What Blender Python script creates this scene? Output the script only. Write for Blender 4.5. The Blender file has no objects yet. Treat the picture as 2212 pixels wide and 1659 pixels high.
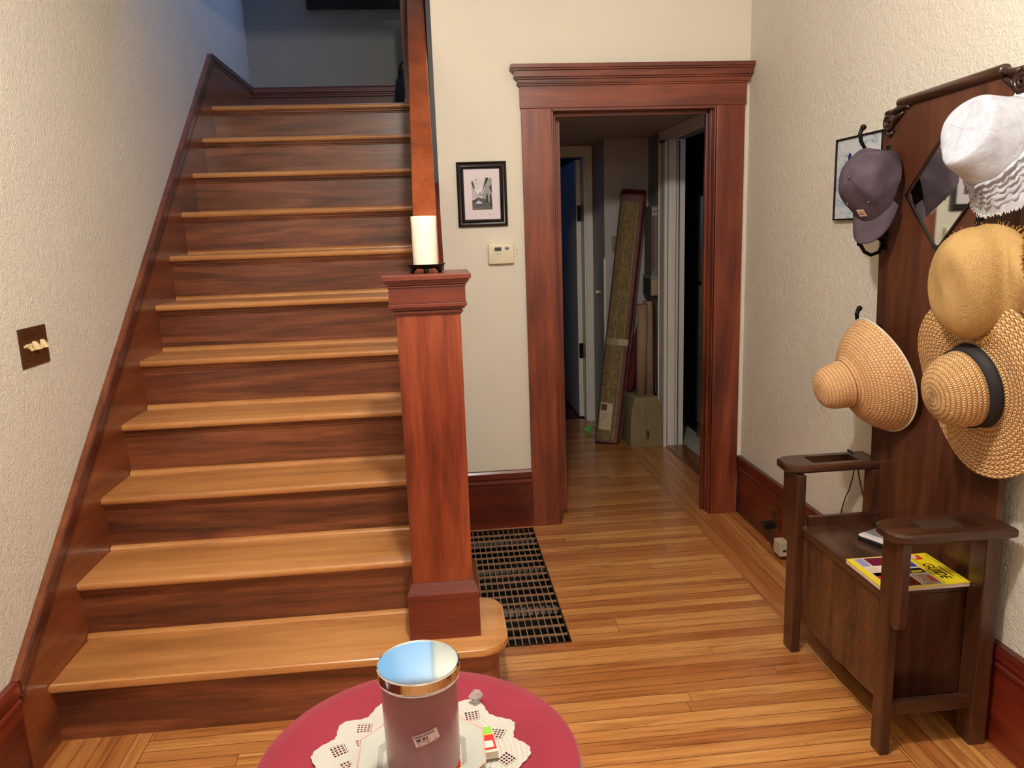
import bpy, bmesh, math, random
from mathutils import Vector, Matrix
random.seed(7)
S = bpy.context.scene
COL = S.collection
PI = math.pi

# ------------------------------------------------------------------ camera
F_PX = 1661.9
yaw, pitch, roll = 0.0946, -0.1954, -0.0342
cy, sy, cp, sp = math.cos(yaw), math.sin(yaw), math.cos(pitch), math.sin(pitch)
fw = Vector((sy*cp, cy*cp, sp)); rt = Vector((cy, -sy, 0)); up = rt.cross(fw)
cr, sr = math.cos(roll), math.sin(roll)
r2 = cr*rt + sr*up; u2 = -sr*rt + cr*up
cam_d = bpy.data.cameras.new('camera'); cam = bpy.data.objects.new('camera', cam_d); COL.objects.link(cam)
cam.matrix_world = Matrix(((r2.x, u2.x, -fw.x, 0), (r2.y, u2.y, -fw.y, 0), (r2.z, u2.z, -fw.z, 1.4996), (0, 0, 0, 1)))
cam_d.sensor_width = 36; cam_d.sensor_fit = 'HORIZONTAL'; cam_d.lens = F_PX/2212*36; cam_d.clip_start = 0.05
S.camera = cam

# ------------------------------------------------------------------ light and exposure
S.view_settings.view_transform = 'Standard'; S.view_settings.look = 'None'
S.view_settings.gamma = 1; S.view_settings.use_curve_mapping = False
S.view_settings.exposure = 0.14
w = bpy.data.worlds.new('night'); S.world = w; w.use_nodes = True
w.node_tree.nodes['Background'].inputs[0].default_value = (0.02, 0.05, 0.12, 1)
w.node_tree.nodes['Background'].inputs[1].default_value = 0.5

def lamp(name, kind, loc, power, col, size=0.1, rot=None, size_y=None):
    d = bpy.data.lights.new(name, kind); d.energy = power; d.color = col
    if kind == 'POINT': d.shadow_soft_size = size
    if kind == 'AREA':
        d.size = size
        if size_y: d.shape = 'RECTANGLE'; d.size_y = size_y
    o = bpy.data.objects.new(name, d); COL.objects.link(o); o.location = loc
    if rot: o.rotation_euler = rot
    return o
LAMP = (0.13, 1.2, 2.57)
lamp('ceiling_bulb', 'POINT', LAMP, 104, (1.0, 0.935, 0.85), 0.06)
lamp('rear_fill', 'POINT', (0.3, -0.9, 2.3), 20, (1.0, 0.935, 0.86), 0.25)  # unseen fill light added behind the camera
sp_ = lamp('added_blue_spot', 'SPOT', (-0.15, 4.95, 4.6), 80, (0.16, 0.36, 1.0))  # unseen spot added for the blue patch on the left wall
sp_.data.spot_size = math.radians(80); sp_.data.spot_blend = 0.8; sp_.data.shadow_soft_size = 0.15
sp_.rotation_euler = Vector((-1.0, -0.05, -1.5)).to_track_quat('-Z', 'Y').to_euler()
sp2 = lamp('added_wall_spot', 'SPOT', (-0.06, 5.25, 4.95), 300, (1.0, 0.93, 0.74))  # unseen spot added to warm the wall strip mirrored in the jar lid
sp2.data.spot_size = math.radians(46); sp2.data.spot_blend = 0.35; sp2.data.shadow_soft_size = 0.05
sp2.rotation_euler = Vector((0.0, 0.73, -0.78)).to_track_quat('-Z', 'Y').to_euler()
lamp('blue_room_light', 'POINT', (0.2, 7.4, 2.1), 1.6, (0.08, 0.3, 0.9), 0.3)
lamp('kitchen_light', 'POINT', (2.2, 4.5, 2.0), 1.2, (0.5, 0.7, 1.0), 0.3)

# ------------------------------------------------------------------ node helpers
def srgb(r, g, b):
    f = lambda c: (c/255/12.92) if c/255 <= 0.04045 else ((c/255+0.055)/1.055)**2.4
    return (f(r), f(g), f(b), 1)

class NT:
    def __init__(s, name):
        s.m = bpy.data.materials.new(name); s.m.use_nodes = True; s.t = s.m.node_tree
        s.b = s.t.nodes['Principled BSDF']
    def n(s, typ, **kw):
        x = s.t.nodes.new(typ)
        for k, v in kw.items(): setattr(x, k, v)
        return x
    def link(s, a, b): s.t.links.new(a, b)
    def put(s, sock, v):
        if isinstance(v, (int, float, tuple, list)): sock.default_value = v
        else: s.link(v, sock)
    def math(s, op, a, b=0.0, c=None, clamp=False):
        x = s.n('ShaderNodeMath', operation=op); x.use_clamp = clamp
        s.put(x.inputs[0], a); s.put(x.inputs[1], b)
        if c is not None: s.put(x.inputs[2], c)
        return x.outputs[0]
    def coord(s, kind='Object'):
        return s.n('ShaderNodeTexCoord').outputs[kind]
    def mapping(s, vec, scale=(1, 1, 1), loc=(0, 0, 0), rot=(0, 0, 0)):
        x = s.n('ShaderNodeMapping'); s.link(vec, x.inputs[0])
        x.inputs['Scale'].default_value = scale; x.inputs['Location'].default_value = loc; x.inputs['Rotation'].default_value = rot
        return x.outputs[0]
    def noise(s, vec, scale, detail=3, rough=0.5, dist=0.0, out=0):
        x = s.n('ShaderNodeTexNoise'); s.link(vec, x.inputs['Vector'])
        x.inputs['Scale'].default_value = scale; x.inputs['Detail'].default_value = detail
        x.inputs['Roughness'].default_value = rough; x.inputs['Distortion'].default_value = dist
        return x.outputs[out]
    def ramp(s, fac, stops, interp='LINEAR'):
        x = s.n('ShaderNodeValToRGB'); s.link(fac, x.inputs[0]); e = x.color_ramp.elements
        x.color_ramp.interpolation = interp
        while len(e) < len(stops): e.new(0.5)
        for i, (p, c) in enumerate(stops): e[i].position = p; e[i].color = c
        return x.outputs[0]
    def mix(s, fac, a, b, mode='MIX'):
        x = s.n('ShaderNodeMix', data_type='RGBA', blend_type=mode)
        s.put(x.inputs[0], fac); s.put(x.inputs[6], a); s.put(x.inputs[7], b)
        return x.outputs[2]
    def sep(s, vec):
        x = s.n('ShaderNodeSeparateXYZ'); s.link(vec, x.inputs[0]); return x.outputs
    def comb(s, a, b, c):
        x = s.n('ShaderNodeCombineXYZ'); s.put(x.inputs[0], a); s.put(x.inputs[1], b); s.put(x.inputs[2], c); return x.outputs[0]
    def bump(s, h, strength=0.3, dist=0.01):
        x = s.n('ShaderNodeBump'); s.link(h, x.inputs['Height'])
        x.inputs['Strength'].default_value = strength; x.inputs['Distance'].default_value = dist
        s.link(x.outputs[0], s.b.inputs['Normal'])
    def base(s, c, rough=0.5, metal=0.0, coat=0.0, coat_rough=0.15, spec=0.5):
        s.put(s.b.inputs['Base Color'], c); s.put(s.b.inputs['Roughness'], rough)
        s.b.inputs['Metallic'].default_value = metal; s.b.inputs['Coat Weight'].default_value = coat
        s.b.inputs['Coat Roughness'].default_value = coat_rough; s.b.inputs['Specular IOR Level'].default_value = spec

MATS = {}
def plain(name, c, rough=0.5, metal=0.0, coat=0.0, spec=0.5, var=0.06):
    if name in MATS: return MATS[name]
    t = NT(name); n = t.noise(t.coord(), 14, 3)
    c2 = tuple(min(1, x*(1+var*2)) for x in c[:3]) + (1,); c1 = tuple(x*(1-var*2) for x in c[:3]) + (1,)
    t.base(t.ramp(n, [(0.3, c1), (0.7, c2)]), rough, metal, coat, spec=spec)
    MATS[name] = t.m; return t.m

def wood(name, dark, mid, light, axis='Z', freq=1.0, rough=0.38, coat=0.35, contrast=0.16, figure=1.2, bump=0.06):
    """grain runs along axis; dark streaks and flame figure"""
    if name in MATS: return MATS[name]
    t = NT(name); co = t.coord()
    sc = {'X': (1.1, 13, 13), 'Y': (13, 1.1, 13), 'Z': (13, 13, 1.1)}[axis]
    sc = tuple(v*freq for v in sc)
    m = t.mapping(co, sc)
    a = t.noise(m, 0.75, 5, 0.55, figure)
    b = t.noise(t.mapping(co, tuple(v*7 for v in sc)), 1.0, 2, 0.6)
    p = t.noise(co, 2.3, 2)
    f = t.math('ADD', t.math('MULTIPLY', a, 0.74), t.math('MULTIPLY', b, 0.26))
    f = t.math('ADD', f, t.math('MULTIPLY', t.math('SUBTRACT', p, 0.5), 0.25))
    col = t.ramp(f, [(0.5-contrast*1.3, dark), (0.5-contrast*0.15, mid), (0.5+contrast, light)])
    t.base(col, rough, 0, coat, 0.18)
    t.bump(b, bump, 0.002)
    MATS[name] = t.m; return t.m

M_RED = wood('red_stained_fir', srgb(56, 19, 11), srgb(110, 46, 27), srgb(146, 72, 43), 'Z', 0.55, contrast=0.17, figure=2.4)
M_NEWEL = wood('newel_fir', srgb(70, 25, 12), srgb(118, 47, 25), srgb(152, 74, 42), 'Z', 0.8, contrast=0.14, figure=0.7)
M_REDX = wood('red_stained_fir_across', srgb(54, 19, 11), srgb(106, 44, 26), srgb(142, 70, 41), 'X', 0.55, contrast=0.17, figure=2.4)
M_NEWELX = wood('newel_fir_across', srgb(62, 21, 12), srgb(98, 37, 22), srgb(126, 54, 34), 'X', 0.8, contrast=0.2, figure=0.5)
M_BBX = wood('baseboard_mahogany_x', srgb(46, 10, 6), srgb(86, 24, 12), srgb(112, 36, 18), 'X', 0.8)
M_BBY = wood('baseboard_mahogany_y', srgb(50, 12, 6), srgb(92, 28, 14), srgb(122, 44, 22), 'Y', 0.8)
M_RISER = wood('riser_fir', srgb(50, 24, 14), srgb(106, 56, 33), srgb(146, 86, 54), 'X', 0.9, contrast=0.17, figure=2.2)
M_TREAD = wood('tread_oak', srgb(150, 98, 52), srgb(190, 130, 74), srgb(214, 158, 98), 'X', 1.6, 0.3, 0.5, contrast=0.2, figure=0.6)
M_STRING = wood('stringer_fir', srgb(62, 27, 12), srgb(112, 55, 27), srgb(142, 78, 41), 'Y', 0.8, contrast=0.2)
M_STRCAP = wood('stringer_cap_fir', srgb(40, 14, 8), srgb(76, 30, 17), srgb(104, 48, 28), 'Y', 0.8)
M_OAK = wood('dark_oak', srgb(26, 13, 7), srgb(64, 34, 20), srgb(92, 54, 34), 'Z', 2.2, 0.36, 0.3, contrast=0.2, figure=0.3)
M_OAKX = wood('dark_oak_across', srgb(24, 12, 7), srgb(58, 31, 19), srgb(86, 50, 32), 'X', 2.2, 0.34, 0.35, contrast=0.2, figure=0.3)
M_OAKY = wood('dark_oak_seat', srgb(24, 12, 7), srgb(62, 35, 22), srgb(90, 56, 38), 'Y', 2.2, 0.34, 0.35, contrast=0.2, figure=0.3)
M_OAKP = wood('panel_oak', srgb(40, 20, 11), srgb(84, 48, 27), srgb(112, 68, 40), 'Z', 1.6, 0.4, 0.2, contrast=0.2, figure=2.4)
t = NT('quartered_panel_oak'); co_ = t.coord()
a_ = t.noise(t.mapping(co_, (20, 20, 2.2)), 1.0, 4, 0.55, 0.8); fl_ = t.noise(t.mapping(co_, (30, 34, 9), (0, 0, 0), (0.35, 0, 0)), 1.0, 3, 0.5, 2.6)
fk_ = t.math('LESS_THAN', t.math('ABSOLUTE', t.math('SUBTRACT', fl_, 0.5)), 0.012)
t.base(t.mix(t.math('MULTIPLY', fk_, 0.55), t.ramp(a_, [(0.3, srgb(40, 21, 12)), (0.5, srgb(74, 42, 24)), (0.72, srgb(98, 60, 34))]), srgb(140, 92, 54)), 0.4, 0, 0.2)
M_OAKP = t.m
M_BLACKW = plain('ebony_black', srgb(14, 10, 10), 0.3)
M_WELLSHADE = plain('painted_stairwell_shade', srgb(20, 10, 9), 0.5)  # near black standing in for shade in the stairwell gap

def plaster(name, c, strength=0.6, scale=150):
    t = NT(name); co = t.coord()
    a = t.noise(co, scale, 3, 0.55, 0.4); b = t.noise(co, 3.0, 2)
    c1 = tuple(x*0.97 for x in c[:3]) + (1,)
    t.base(t.ramp(b, [(0.35, c1), (0.65, c)]), 0.55, spec=0.35)
    t.bump(t.math('ADD', a, t.math('MULTIPLY', t.noise(co, scale*0.35, 2), 0.8)), strength, 0.008)
    return t.m
M_WALL = plaster('cream_textured_plaster', srgb(222, 217, 204))
M_WALLB = plaster('cream_smooth_plaster', srgb(228, 222, 206), 0.12, 120)
M_CEIL = plaster('ceiling_plaster', srgb(228, 222, 208), 0.1)
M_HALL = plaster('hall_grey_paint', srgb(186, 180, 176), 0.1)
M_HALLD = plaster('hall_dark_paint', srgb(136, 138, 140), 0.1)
M_WHITE = plain('white_gloss_paint', srgb(236, 231, 222), 0.35, var=0.01)
M_IRON = plain('black_iron', srgb(20, 17, 17), 0.35, 0.6)

def floor_mat():
    t = NT('oak_strip_floor'); x, y, z = t.sep(t.coord())
    W = 0.0515
    inner = t.math('MULTIPLY', t.math('GREATER_THAN', x, -0.948), t.math('LESS_THAN', x, 1.262))
    hall = t.math('GREATER_THAN', y, 3.82)
    inner = t.math('MAXIMUM', inner, t.math('MULTIPLY', hall, t.math('LESS_THAN', x, 1.27)))
    # across / along coordinates
    def mixv(a, b):  # inner ? a : b
        return t.math('ADD', t.math('MULTIPLY', inner, a), t.math('MULTIPLY', t.math('SUBTRACT', 1.0, inner), b))
    ac = mixv(y, t.math('ADD', x, 0.017)); al = mixv(x, y)
    q = t.math('DIVIDE', ac, W); row = t.math('FLOOR', q); fr = t.math('FRACT', t.math('ADD', q, 200.0))
    wn = t.n('ShaderNodeTexWhiteNoise', noise_dimensions='2D'); t.link(t.comb(row, inner, 0.0), wn.inputs[0])
    off = t.math('MULTIPLY', wn.outputs[0], 7.0)
    k = t.math('DIVIDE', t.math('ADD', al, off), 2.3); seg = t.math('FLOOR', k); fk = t.math('FRACT', t.math('ADD', k, 100.0))
    wn2 = t.n('ShaderNodeTexWhiteNoise', noise_dimensions='3D'); t.link(t.comb(row, seg, inner), wn2.inputs[0])
    tone = wn2.outputs[0]
    g = t.comb(t.math('ADD', t.math('MULTIPLY', al, 1.6), t.math('MULTIPLY', tone, 40.0)), t.math('MULTIPLY', ac, 26.0), tone)
    fig = t.noise(g, 1.0, 4, 0.55, 1.6)
    fine = t.noise(t.comb(t.math('MULTIPLY', al, 9.0), t.math('MULTIPLY', ac, 300.0), tone), 1.0, 2)
    f = t.math('ADD', t.math('MULTIPLY', fig, 0.7), t.math('MULTIPLY', fine, 0.3))
    col = t.ramp(f, [(0.34, srgb(166, 110, 62)), (0.48, srgb(202, 146, 88)), (0.66, srgb(224, 172, 112))])
    tint = t.ramp(tone, [(0.0, srgb(206, 172, 150)), (0.5, srgb(236, 220, 202)), (1.0, srgb(255, 246, 228))])
    col = t.mix(1.0, col, tint, 'MULTIPLY')
    gap = t.math('MINIMUM', fr, t.math('SUBTRACT', 1.0, fr))
    gapm = t.math('LESS_THAN', gap, 0.026)
    gk = t.math('LESS_THAN', t.math('MULTIPLY', t.math('MINIMUM', fk, t.math('SUBTRACT', 1.0, fk)), 2.3), 0.0012)
    edge = t.math('LESS_THAN', t.math('MINIMUM', t.math('ABSOLUTE', t.math('SUBTRACT', x, 1.262)), t.math('ABSOLUTE', t.math('ADD', x, 0.948))), 0.0015)
    gm = t.math('MAXIMUM', t.math('MAXIMUM', gapm, gk), edge)
    # nail heads, a pair every 0.4 m along each strip
    nk = t.math('FRACT', t.math('DIVIDE', t.math('ADD', al, t.math('MULTIPLY', wn.outputs[0], 0.12)), 0.42))
    nd = t.math('MULTIPLY', t.math('ABSOLUTE', t.math('SUBTRACT', nk, 0.5)), 0.42)
    ne = t.math('MULTIPLY', t.math('ABSOLUTE', t.math('SUBTRACT', fr, 0.16)), W)
    nail = t.math('LESS_THAN', t.math('ADD', t.math('MULTIPLY', nd, 0.8), ne), 0.0022)
    col = t.mix(t.math('MULTIPLY', gm, 0.85), col, srgb(92, 46, 20))
    col = t.mix(t.math('MULTIPLY', nail, 0.8), col, srgb(60, 28, 14))
    t.base(col, 0.34, 0, 0.45, 0.16)
    t.bump(t.math('SUBTRACT', t.math('MULTIPLY', f, 0.15), t.math('MULTIPLY', gm, 0.6)), 0.25, 0.002)
    return t.m
M_FLOOR = floor_mat()

# ------------------------------------------------------------------ object helpers
def tag(o, label=None, cat=None, group=None, kind=None):
    if label: o['label'] = label
    if cat: o['category'] = cat
    if group: o['group'] = group
    if kind: o['kind'] = kind
    return o
def thing(name, loc, label=None, cat=None, group=None, kind=None):
    o = bpy.data.objects.new(name, None); COL.objects.link(o); o.location = loc; o.empty_display_size = 0.05
    return tag(o, label, cat, group, kind)
def wloc(o):
    v = Vector((0, 0, 0))
    while o: v = v + Vector(o.location); o = o.parent
    return v

class MB:
    def __init__(s): s.bm = bmesh.new(); s.uv = None; s.idx = 0
    def m(s, i): s.idx = i; return s
    def _f(s, vs):
        try:
            f = s.bm.faces.new(vs); f.material_index = s.idx; return f
        except ValueError: return None
    def box(s, a, b, bev=0.0, taper=None):
        """axis aligned box from corner a to corner b; taper=(dx,dy) insets the top"""
        x0, y0, z0 = [min(p, q) for p, q in zip(a, b)]; x1, y1, z1 = [max(p, q) for p, q in zip(a, b)]
        dx, dy = taper or (0, 0)
        P = [(x0, y0, z0), (x1, y0, z0), (x1, y1, z0), (x0, y1, z0), (x0+dx, y0+dy, z1), (x1-dx, y0+dy, z1), (x1-dx, y1-dy, z1), (x0+dx, y1-dy, z1)]
        return s.hexa(P, bev)
    def hexa(s, P, bev=0.0):
        v = [s.bm.verts.new(p) for p in P]
        fs = [s._f([v[i] for i in q]) for q in ((3, 2, 1, 0), (4, 5, 6, 7), (0, 1, 5, 4), (1, 2, 6, 5), (2, 3, 7, 6), (3, 0, 4, 7))]
        if bev > 0:
            es = set(e for f in fs if f for e in f.edges)
            bmesh.ops.bevel(s.bm, geom=list(es), offset=bev, segments=2, profile=0.6, affect='EDGES', clamp_overlap=True)
        return s
    def prism(s, pts, d0, d1, plane='YZ', bev=0.0):
        """polygon pts in a plane extruded along the third axis from d0 to d1"""
        mk = {'YZ': lambda p, d: (d, p[0], p[1]), 'XZ': lambda p, d: (p[0], d, p[1]), 'XY': lambda p, d: (p[0], p[1], d)}[plane]
        A = [s.bm.verts.new(mk(p, d0)) for p in pts]; B = [s.bm.verts.new(mk(p, d1)) for p in pts]
        fs = [s._f(A), s._f(B[::-1])]
        n = len(pts)
        for i in range(n): fs.append(s._f([A[i], B[i], B[(i+1) % n], A[(i+1) % n]]))
        if bev:
            es = [e for e in set(e for f in fs[:2] if f for e in f.edges)]
            bmesh.ops.bevel(s.bm, geom=es, offset=bev, segments=2, profile=0.6, affect='EDGES', clamp_overlap=True)
        return s
    def sweep(s, prof, path, nrm):
        """profile [(out, up)] swept along path points; nrm(i) gives (out vector, up vector) at each path point"""
        R = []
        for i, p in enumerate(path):
            o, u = nrm(i); R.append([s.bm.verts.new(Vector(p) + Vector(o)*a + Vector(u)*b) for a, b in prof])
        n = len(prof)
        for i in range(len(path)-1):
            for k in range(n): s._f([R[i][k], R[i][(k+1) % n], R[i+1][(k+1) % n], R[i+1][k]])
        s._f(R[0][::-1]); s._f(R[-1]); return s
    def tube(s, pts, rad, n=8, cap=True):
        pts = [Vector(p) for p in pts]; R = []
        if not hasattr(rad, '__len__'): rad = [rad]*len(pts)
        T0 = (pts[1]-pts[0]).normalized(); N = T0.orthogonal().normalized()
        for i, p in enumerate(pts):
            T = (pts[min(i+1, len(pts)-1)] - pts[max(i-1, 0)]).normalized()
            N = (N - T*N.dot(T)).normalized(); B = T.cross(N)
            R.append([s.bm.verts.new(p + (N*math.cos(2*PI*k/n) + B*math.sin(2*PI*k/n))*rad[i]) for k in range(n)])
        for i in range(len(pts)-1):
            for k in range(n): s._f([R[i][k], R[i][(k+1) % n], R[i+1][(k+1) % n], R[i+1][k]])
        if cap: s._f(R[0][::-1]); s._f(R[-1])
        return s
    def lathe(s, prof, n=48, M=None, fn=None, closed=False, uvs=(1, 1), mats=None):
        """prof [(r, z)] revolved about local Z; fn(r, z, ang, t)->(x, y, z) deforms; M places it"""
        if s.uv is None: s.uv = s.bm.loops.layers.uv.new('UVMap')
        M = M or Matrix.Identity(4); R = []; L = [0]
        for i in range(1, len(prof)): L.append(L[-1] + math.hypot(prof[i][0]-prof[i-1][0], prof[i][1]-prof[i-1][1]))
        for i, (r, z) in enumerate(prof):
            ring = []
            if r < 1e-6:
                p = fn(0, z, 0, L[i]) if fn else (0, 0, z)
                ring = [s.bm.verts.new(M @ Vector(p))]*n
            else:
                for k in range(n):
                    a = 2*PI*k/n; p = fn(r, z, a, L[i]) if fn else (r*math.cos(a), r*math.sin(a), z)
                    ring.append(s.bm.verts.new(M @ Vector(p)))
            R.append(ring)
        for i in range(len(prof)-1):
            if mats: s.idx = mats[i]
            for k in range(n):
                q = [R[i][k], R[i][(k+1) % n], R[i+1][(k+1) % n], R[i+1][k]]
                uu = [(k, i), (k+1, i), (k+1, i+1), (k, i+1)]
                qq, u_ = [], []
                for v, t_ in zip(q, uu):
                    if v not in qq: qq.append(v); u_.append(t_)
                if len(qq) < 3: continue
                f = s._f(qq)
                if f:
                    for lp, t_ in zip(f.loops, u_): lp[s.uv].uv = (t_[0]/n*uvs[0], L[t_[1]]*uvs[1])
        if closed:
            s._f(R[0][::-1]) if len(set(R[0])) > 2 else None
            s._f(R[-1]) if len(set(R[-1])) > 2 else None
        return s
    def sphere(s, c, r, n=16, sc=(1, 1, 1)):
        M = Matrix.Translation(c) @ Matrix.Diagonal((sc[0], sc[1], sc[2], 1))
        pr = [(0 if i in (0, n//2) else r*math.sin(2*PI*i/n), -r*math.cos(2*PI*i/n)) for i in range(n//2+1)]
        return s.lathe(pr, n, M)
    def build(s, name, mats, parent=None, origin=None, smooth=False, label=None, autos=None):
        base = wloc(parent) if parent else Vector(origin or (0, 0, 0))
        bmesh.ops.remove_doubles(s.bm, verts=s.bm.verts, dist=1e-6)
        bmesh.ops.recalc_face_normals(s.bm, faces=s.bm.faces)
        for v in s.bm.verts: v.co -= base
        me = bpy.data.meshes.new(name); s.bm.to_mesh(me); s.bm.free()
        for m_ in (mats if isinstance(mats, (list, tuple)) else [mats]): me.materials.append(m_)
        o = bpy.data.objects.new(name, me); COL.objects.link(o)
        if parent: o.parent = parent
        else: o.location = base
        if smooth or autos:
            for p in me.polygons: p.use_smooth = True
            if autos: me.set_sharp_from_angle(angle=math.radians(autos))
        if label: o['label'] = label
        return o
def struct(o): o['kind'] = 'structure'; return o
def text_mesh(name, txt, mat, parent, origin, xdir, ydir, size, depth=0.0004, shear=0.0, bold=0.0, align='CENTER', sx=1.0):
    c = bpy.data.curves.new(name, 'FONT'); c.body = txt; c.size = size; c.extrude = depth; c.shear = shear; c.offset = bold
    c.align_x = align; c.align_y = 'CENTER'
    t = bpy.data.objects.new(name + '_tmp', c); COL.objects.link(t)
    dg = bpy.context.evaluated_depsgraph_get(); dg.update()
    me = bpy.data.meshes.new_from_object(t.evaluated_get(dg)); bpy.data.objects.remove(t)
    X = Vector(xdir).normalized(); Y = Vector(ydir).normalized(); Z = X.cross(Y)
    M = Matrix(((X.x*sx, Y.x, Z.x, 0), (X.y*sx, Y.y, Z.y, 0), (X.z*sx, Y.z, Z.z, 0), (0, 0, 0, 1)))
    me.transform(Matrix.Translation(Vector(origin) - wloc(parent)) @ M)
    me.materials.clear(); me.materials.append(mat)
    o = bpy.data.objects.new(name, me); COL.objects.link(o); o.parent = parent
    return o
def placeM(pos, axis, front=None):
    """local Z -> axis, local X -> front made square to it"""
    z = Vector(axis).normalized(); x = Vector(front or (0, 0, -1)); x = (x - z*x.dot(z)).normalized(); y = z.cross(x)
    return Matrix(((x.x, y.x, z.x, pos[0]), (x.y, y.y, z.y, pos[1]), (x.z, y.z, z.z, pos[2]), (0, 0, 0, 1)))

# ================================================================== SETTING
XL, XR, YB = -1.2218, 1.5501, 3.7594
XW = -1.245          # plaster of the left wall
Y0, RUN, RISE, NOSE = 2.228, 0.2559, 0.2059, 0.0304
HB, CEIL, DOORH = 0.3069, 2.76, 2.06
YBK = -1.8           # wall behind the camera
ZL = 11*RISE
# floor with an opening for the heating grate
GX0, GX1, GY0, GY1 = 0.098, 0.436, 2.582, 3.722
f = MB()
xs = [XW-0.1, GX0, GX1, 1.67]; ys = [YBK, GY0, GY1, 5.95]
for i in range(3):
    for j in range(3):
        if (i, j) == (1, 1): continue
        f.box((xs[i], ys[j], -0.03), (xs[i+1], ys[j+1], 0))
struct(f.build('floor', M_FLOOR))
M_TILE = plain('kitchen_vinyl', srgb(190, 186, 172), 0.35)
struct(MB().box((1.67, 3.9, -0.03), (3.4, 7.5, -0.002)).build('floor_kitchen', M_TILE))
struct(MB().box((-0.9, 5.95, -0.03), (1.67, 9.0, -0.004)).build('floor_far_room', wood('far_floor', srgb(40, 22, 14), srgb(70, 42, 28), srgb(96, 60, 40), 'X', 1.0)))
# walls
struct(MB().box((XW-0.1, YBK, 0), (XW, 6.1, 5.2)).build('wall_left', M_WALL))
struct(MB().box((XR, YBK, 0), (XR+0.12, YB, CEIL)).build('wall_right', M_WALL))
struct(MB().box((XW, YBK-0.1, 0), (XR+0.12, YBK, CEIL)).build('wall_behind', M_WALL))
b = MB()
b.box((0.043, YB, 0), (0.578, YB+0.11, CEIL)); b.box((1.39, YB, 0), (XR+0.12, YB+0.11, CEIL)); b.box((0.578, YB, 2.062), (1.39, YB+0.11, CEIL))
struct(b.build('wall_back', M_WALLB))
struct(MB().box((XW-0.1, YBK-0.1, CEIL), (XR+0.12, YB, CEIL+0.12)).build('ceiling', M_CEIL))
# stair well
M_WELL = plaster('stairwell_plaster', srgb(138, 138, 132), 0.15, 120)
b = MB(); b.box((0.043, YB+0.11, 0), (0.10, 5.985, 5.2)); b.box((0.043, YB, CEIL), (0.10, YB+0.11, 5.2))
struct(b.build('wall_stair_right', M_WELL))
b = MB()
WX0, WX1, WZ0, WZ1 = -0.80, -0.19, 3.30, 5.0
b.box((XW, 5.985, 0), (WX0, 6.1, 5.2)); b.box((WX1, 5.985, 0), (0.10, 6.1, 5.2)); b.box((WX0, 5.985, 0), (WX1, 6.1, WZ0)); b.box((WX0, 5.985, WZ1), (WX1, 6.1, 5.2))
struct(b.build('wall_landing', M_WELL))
b = MB(); b.box((XW-0.1, YB-0.1, 5.2), (0.2, 6.1, 5.3)); b.box((XW-0.1, YB-0.1, CEIL+0.12), (0.10, YB, 5.2))
struct(b.build('ceiling_stairwell', M_CEIL))
win = struct(thing('added_window', (-0.44, 5.97, 3.09)))  # window added for the blue in the lid; only its dark lower rail shows
b = MB(); b.box((WX0-0.0, 5.955, 3.092), (0.04, 5.984, 3.32)); b.box((WX0-0.0, 5.965, 3.32), (WX0+0.05, 5.984, 4.65)); b.box((WX1, 5.965, 3.32), (WX1+0.012, 5.984, 4.65))
b.build('window_frame', M_BLACKW, win)
t = NT('added_dusk_glow'); t.b.inputs['Base Color'].default_value = (0, 0, 0, 1)  # added blue glow above the frame, mirrored by the jar lid
t.put(t.b.inputs['Emission Color'], t.ramp(t.sep(t.coord())[2], [(0.0, (0.24, 0.54, 0.82, 1)), (1.0, (0.30, 0.60, 0.88, 1))])); t.b.inputs['Emission Strength'].default_value = 1.0
MB().box((WX0, 6.0, WZ0), (WX1, 6.01, WZ1)).build('added_glow_pane', t.m, win)
# hallway under the landing
HC = 2.112; HXR = 1.54
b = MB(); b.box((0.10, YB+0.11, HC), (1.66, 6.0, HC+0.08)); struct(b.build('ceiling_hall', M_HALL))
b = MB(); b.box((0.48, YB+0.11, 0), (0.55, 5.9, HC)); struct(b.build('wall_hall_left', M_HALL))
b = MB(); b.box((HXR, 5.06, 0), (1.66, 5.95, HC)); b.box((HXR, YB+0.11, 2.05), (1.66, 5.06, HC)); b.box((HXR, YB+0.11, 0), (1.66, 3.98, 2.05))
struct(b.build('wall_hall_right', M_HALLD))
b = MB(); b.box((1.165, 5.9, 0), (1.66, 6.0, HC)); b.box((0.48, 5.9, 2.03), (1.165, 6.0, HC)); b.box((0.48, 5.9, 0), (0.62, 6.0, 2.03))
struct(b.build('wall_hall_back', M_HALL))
clos = struct(thing('trim_closet', (1.38, 5.7, 0)))
MB().box((1.222, 5.5, 0), (HXR, 5.9, HC)).build('closet_body', M_HALL, clos)
d = MB().box((1.216, 5.53, 0.1), (1.222, 5.86, 1.287), 0.002).build('closet_door', plain('closet_grey', srgb(140, 146, 150), 0.4), clos)
k = MB(); k.tube([(1.216, 5.63, 1.04), (1.198, 5.63, 1.04)], [0.006, 0.006]); k.sphere((1.19, 5.63, 1.04), 0.014); k.build('knob', M_WHITE, d, smooth=True, label='small white round knob')
MB().box((1.214, 5.496, 0.02), (1.226, 5.502, 1.29)).build('corner_bead', M_WHITE, clos)
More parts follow.
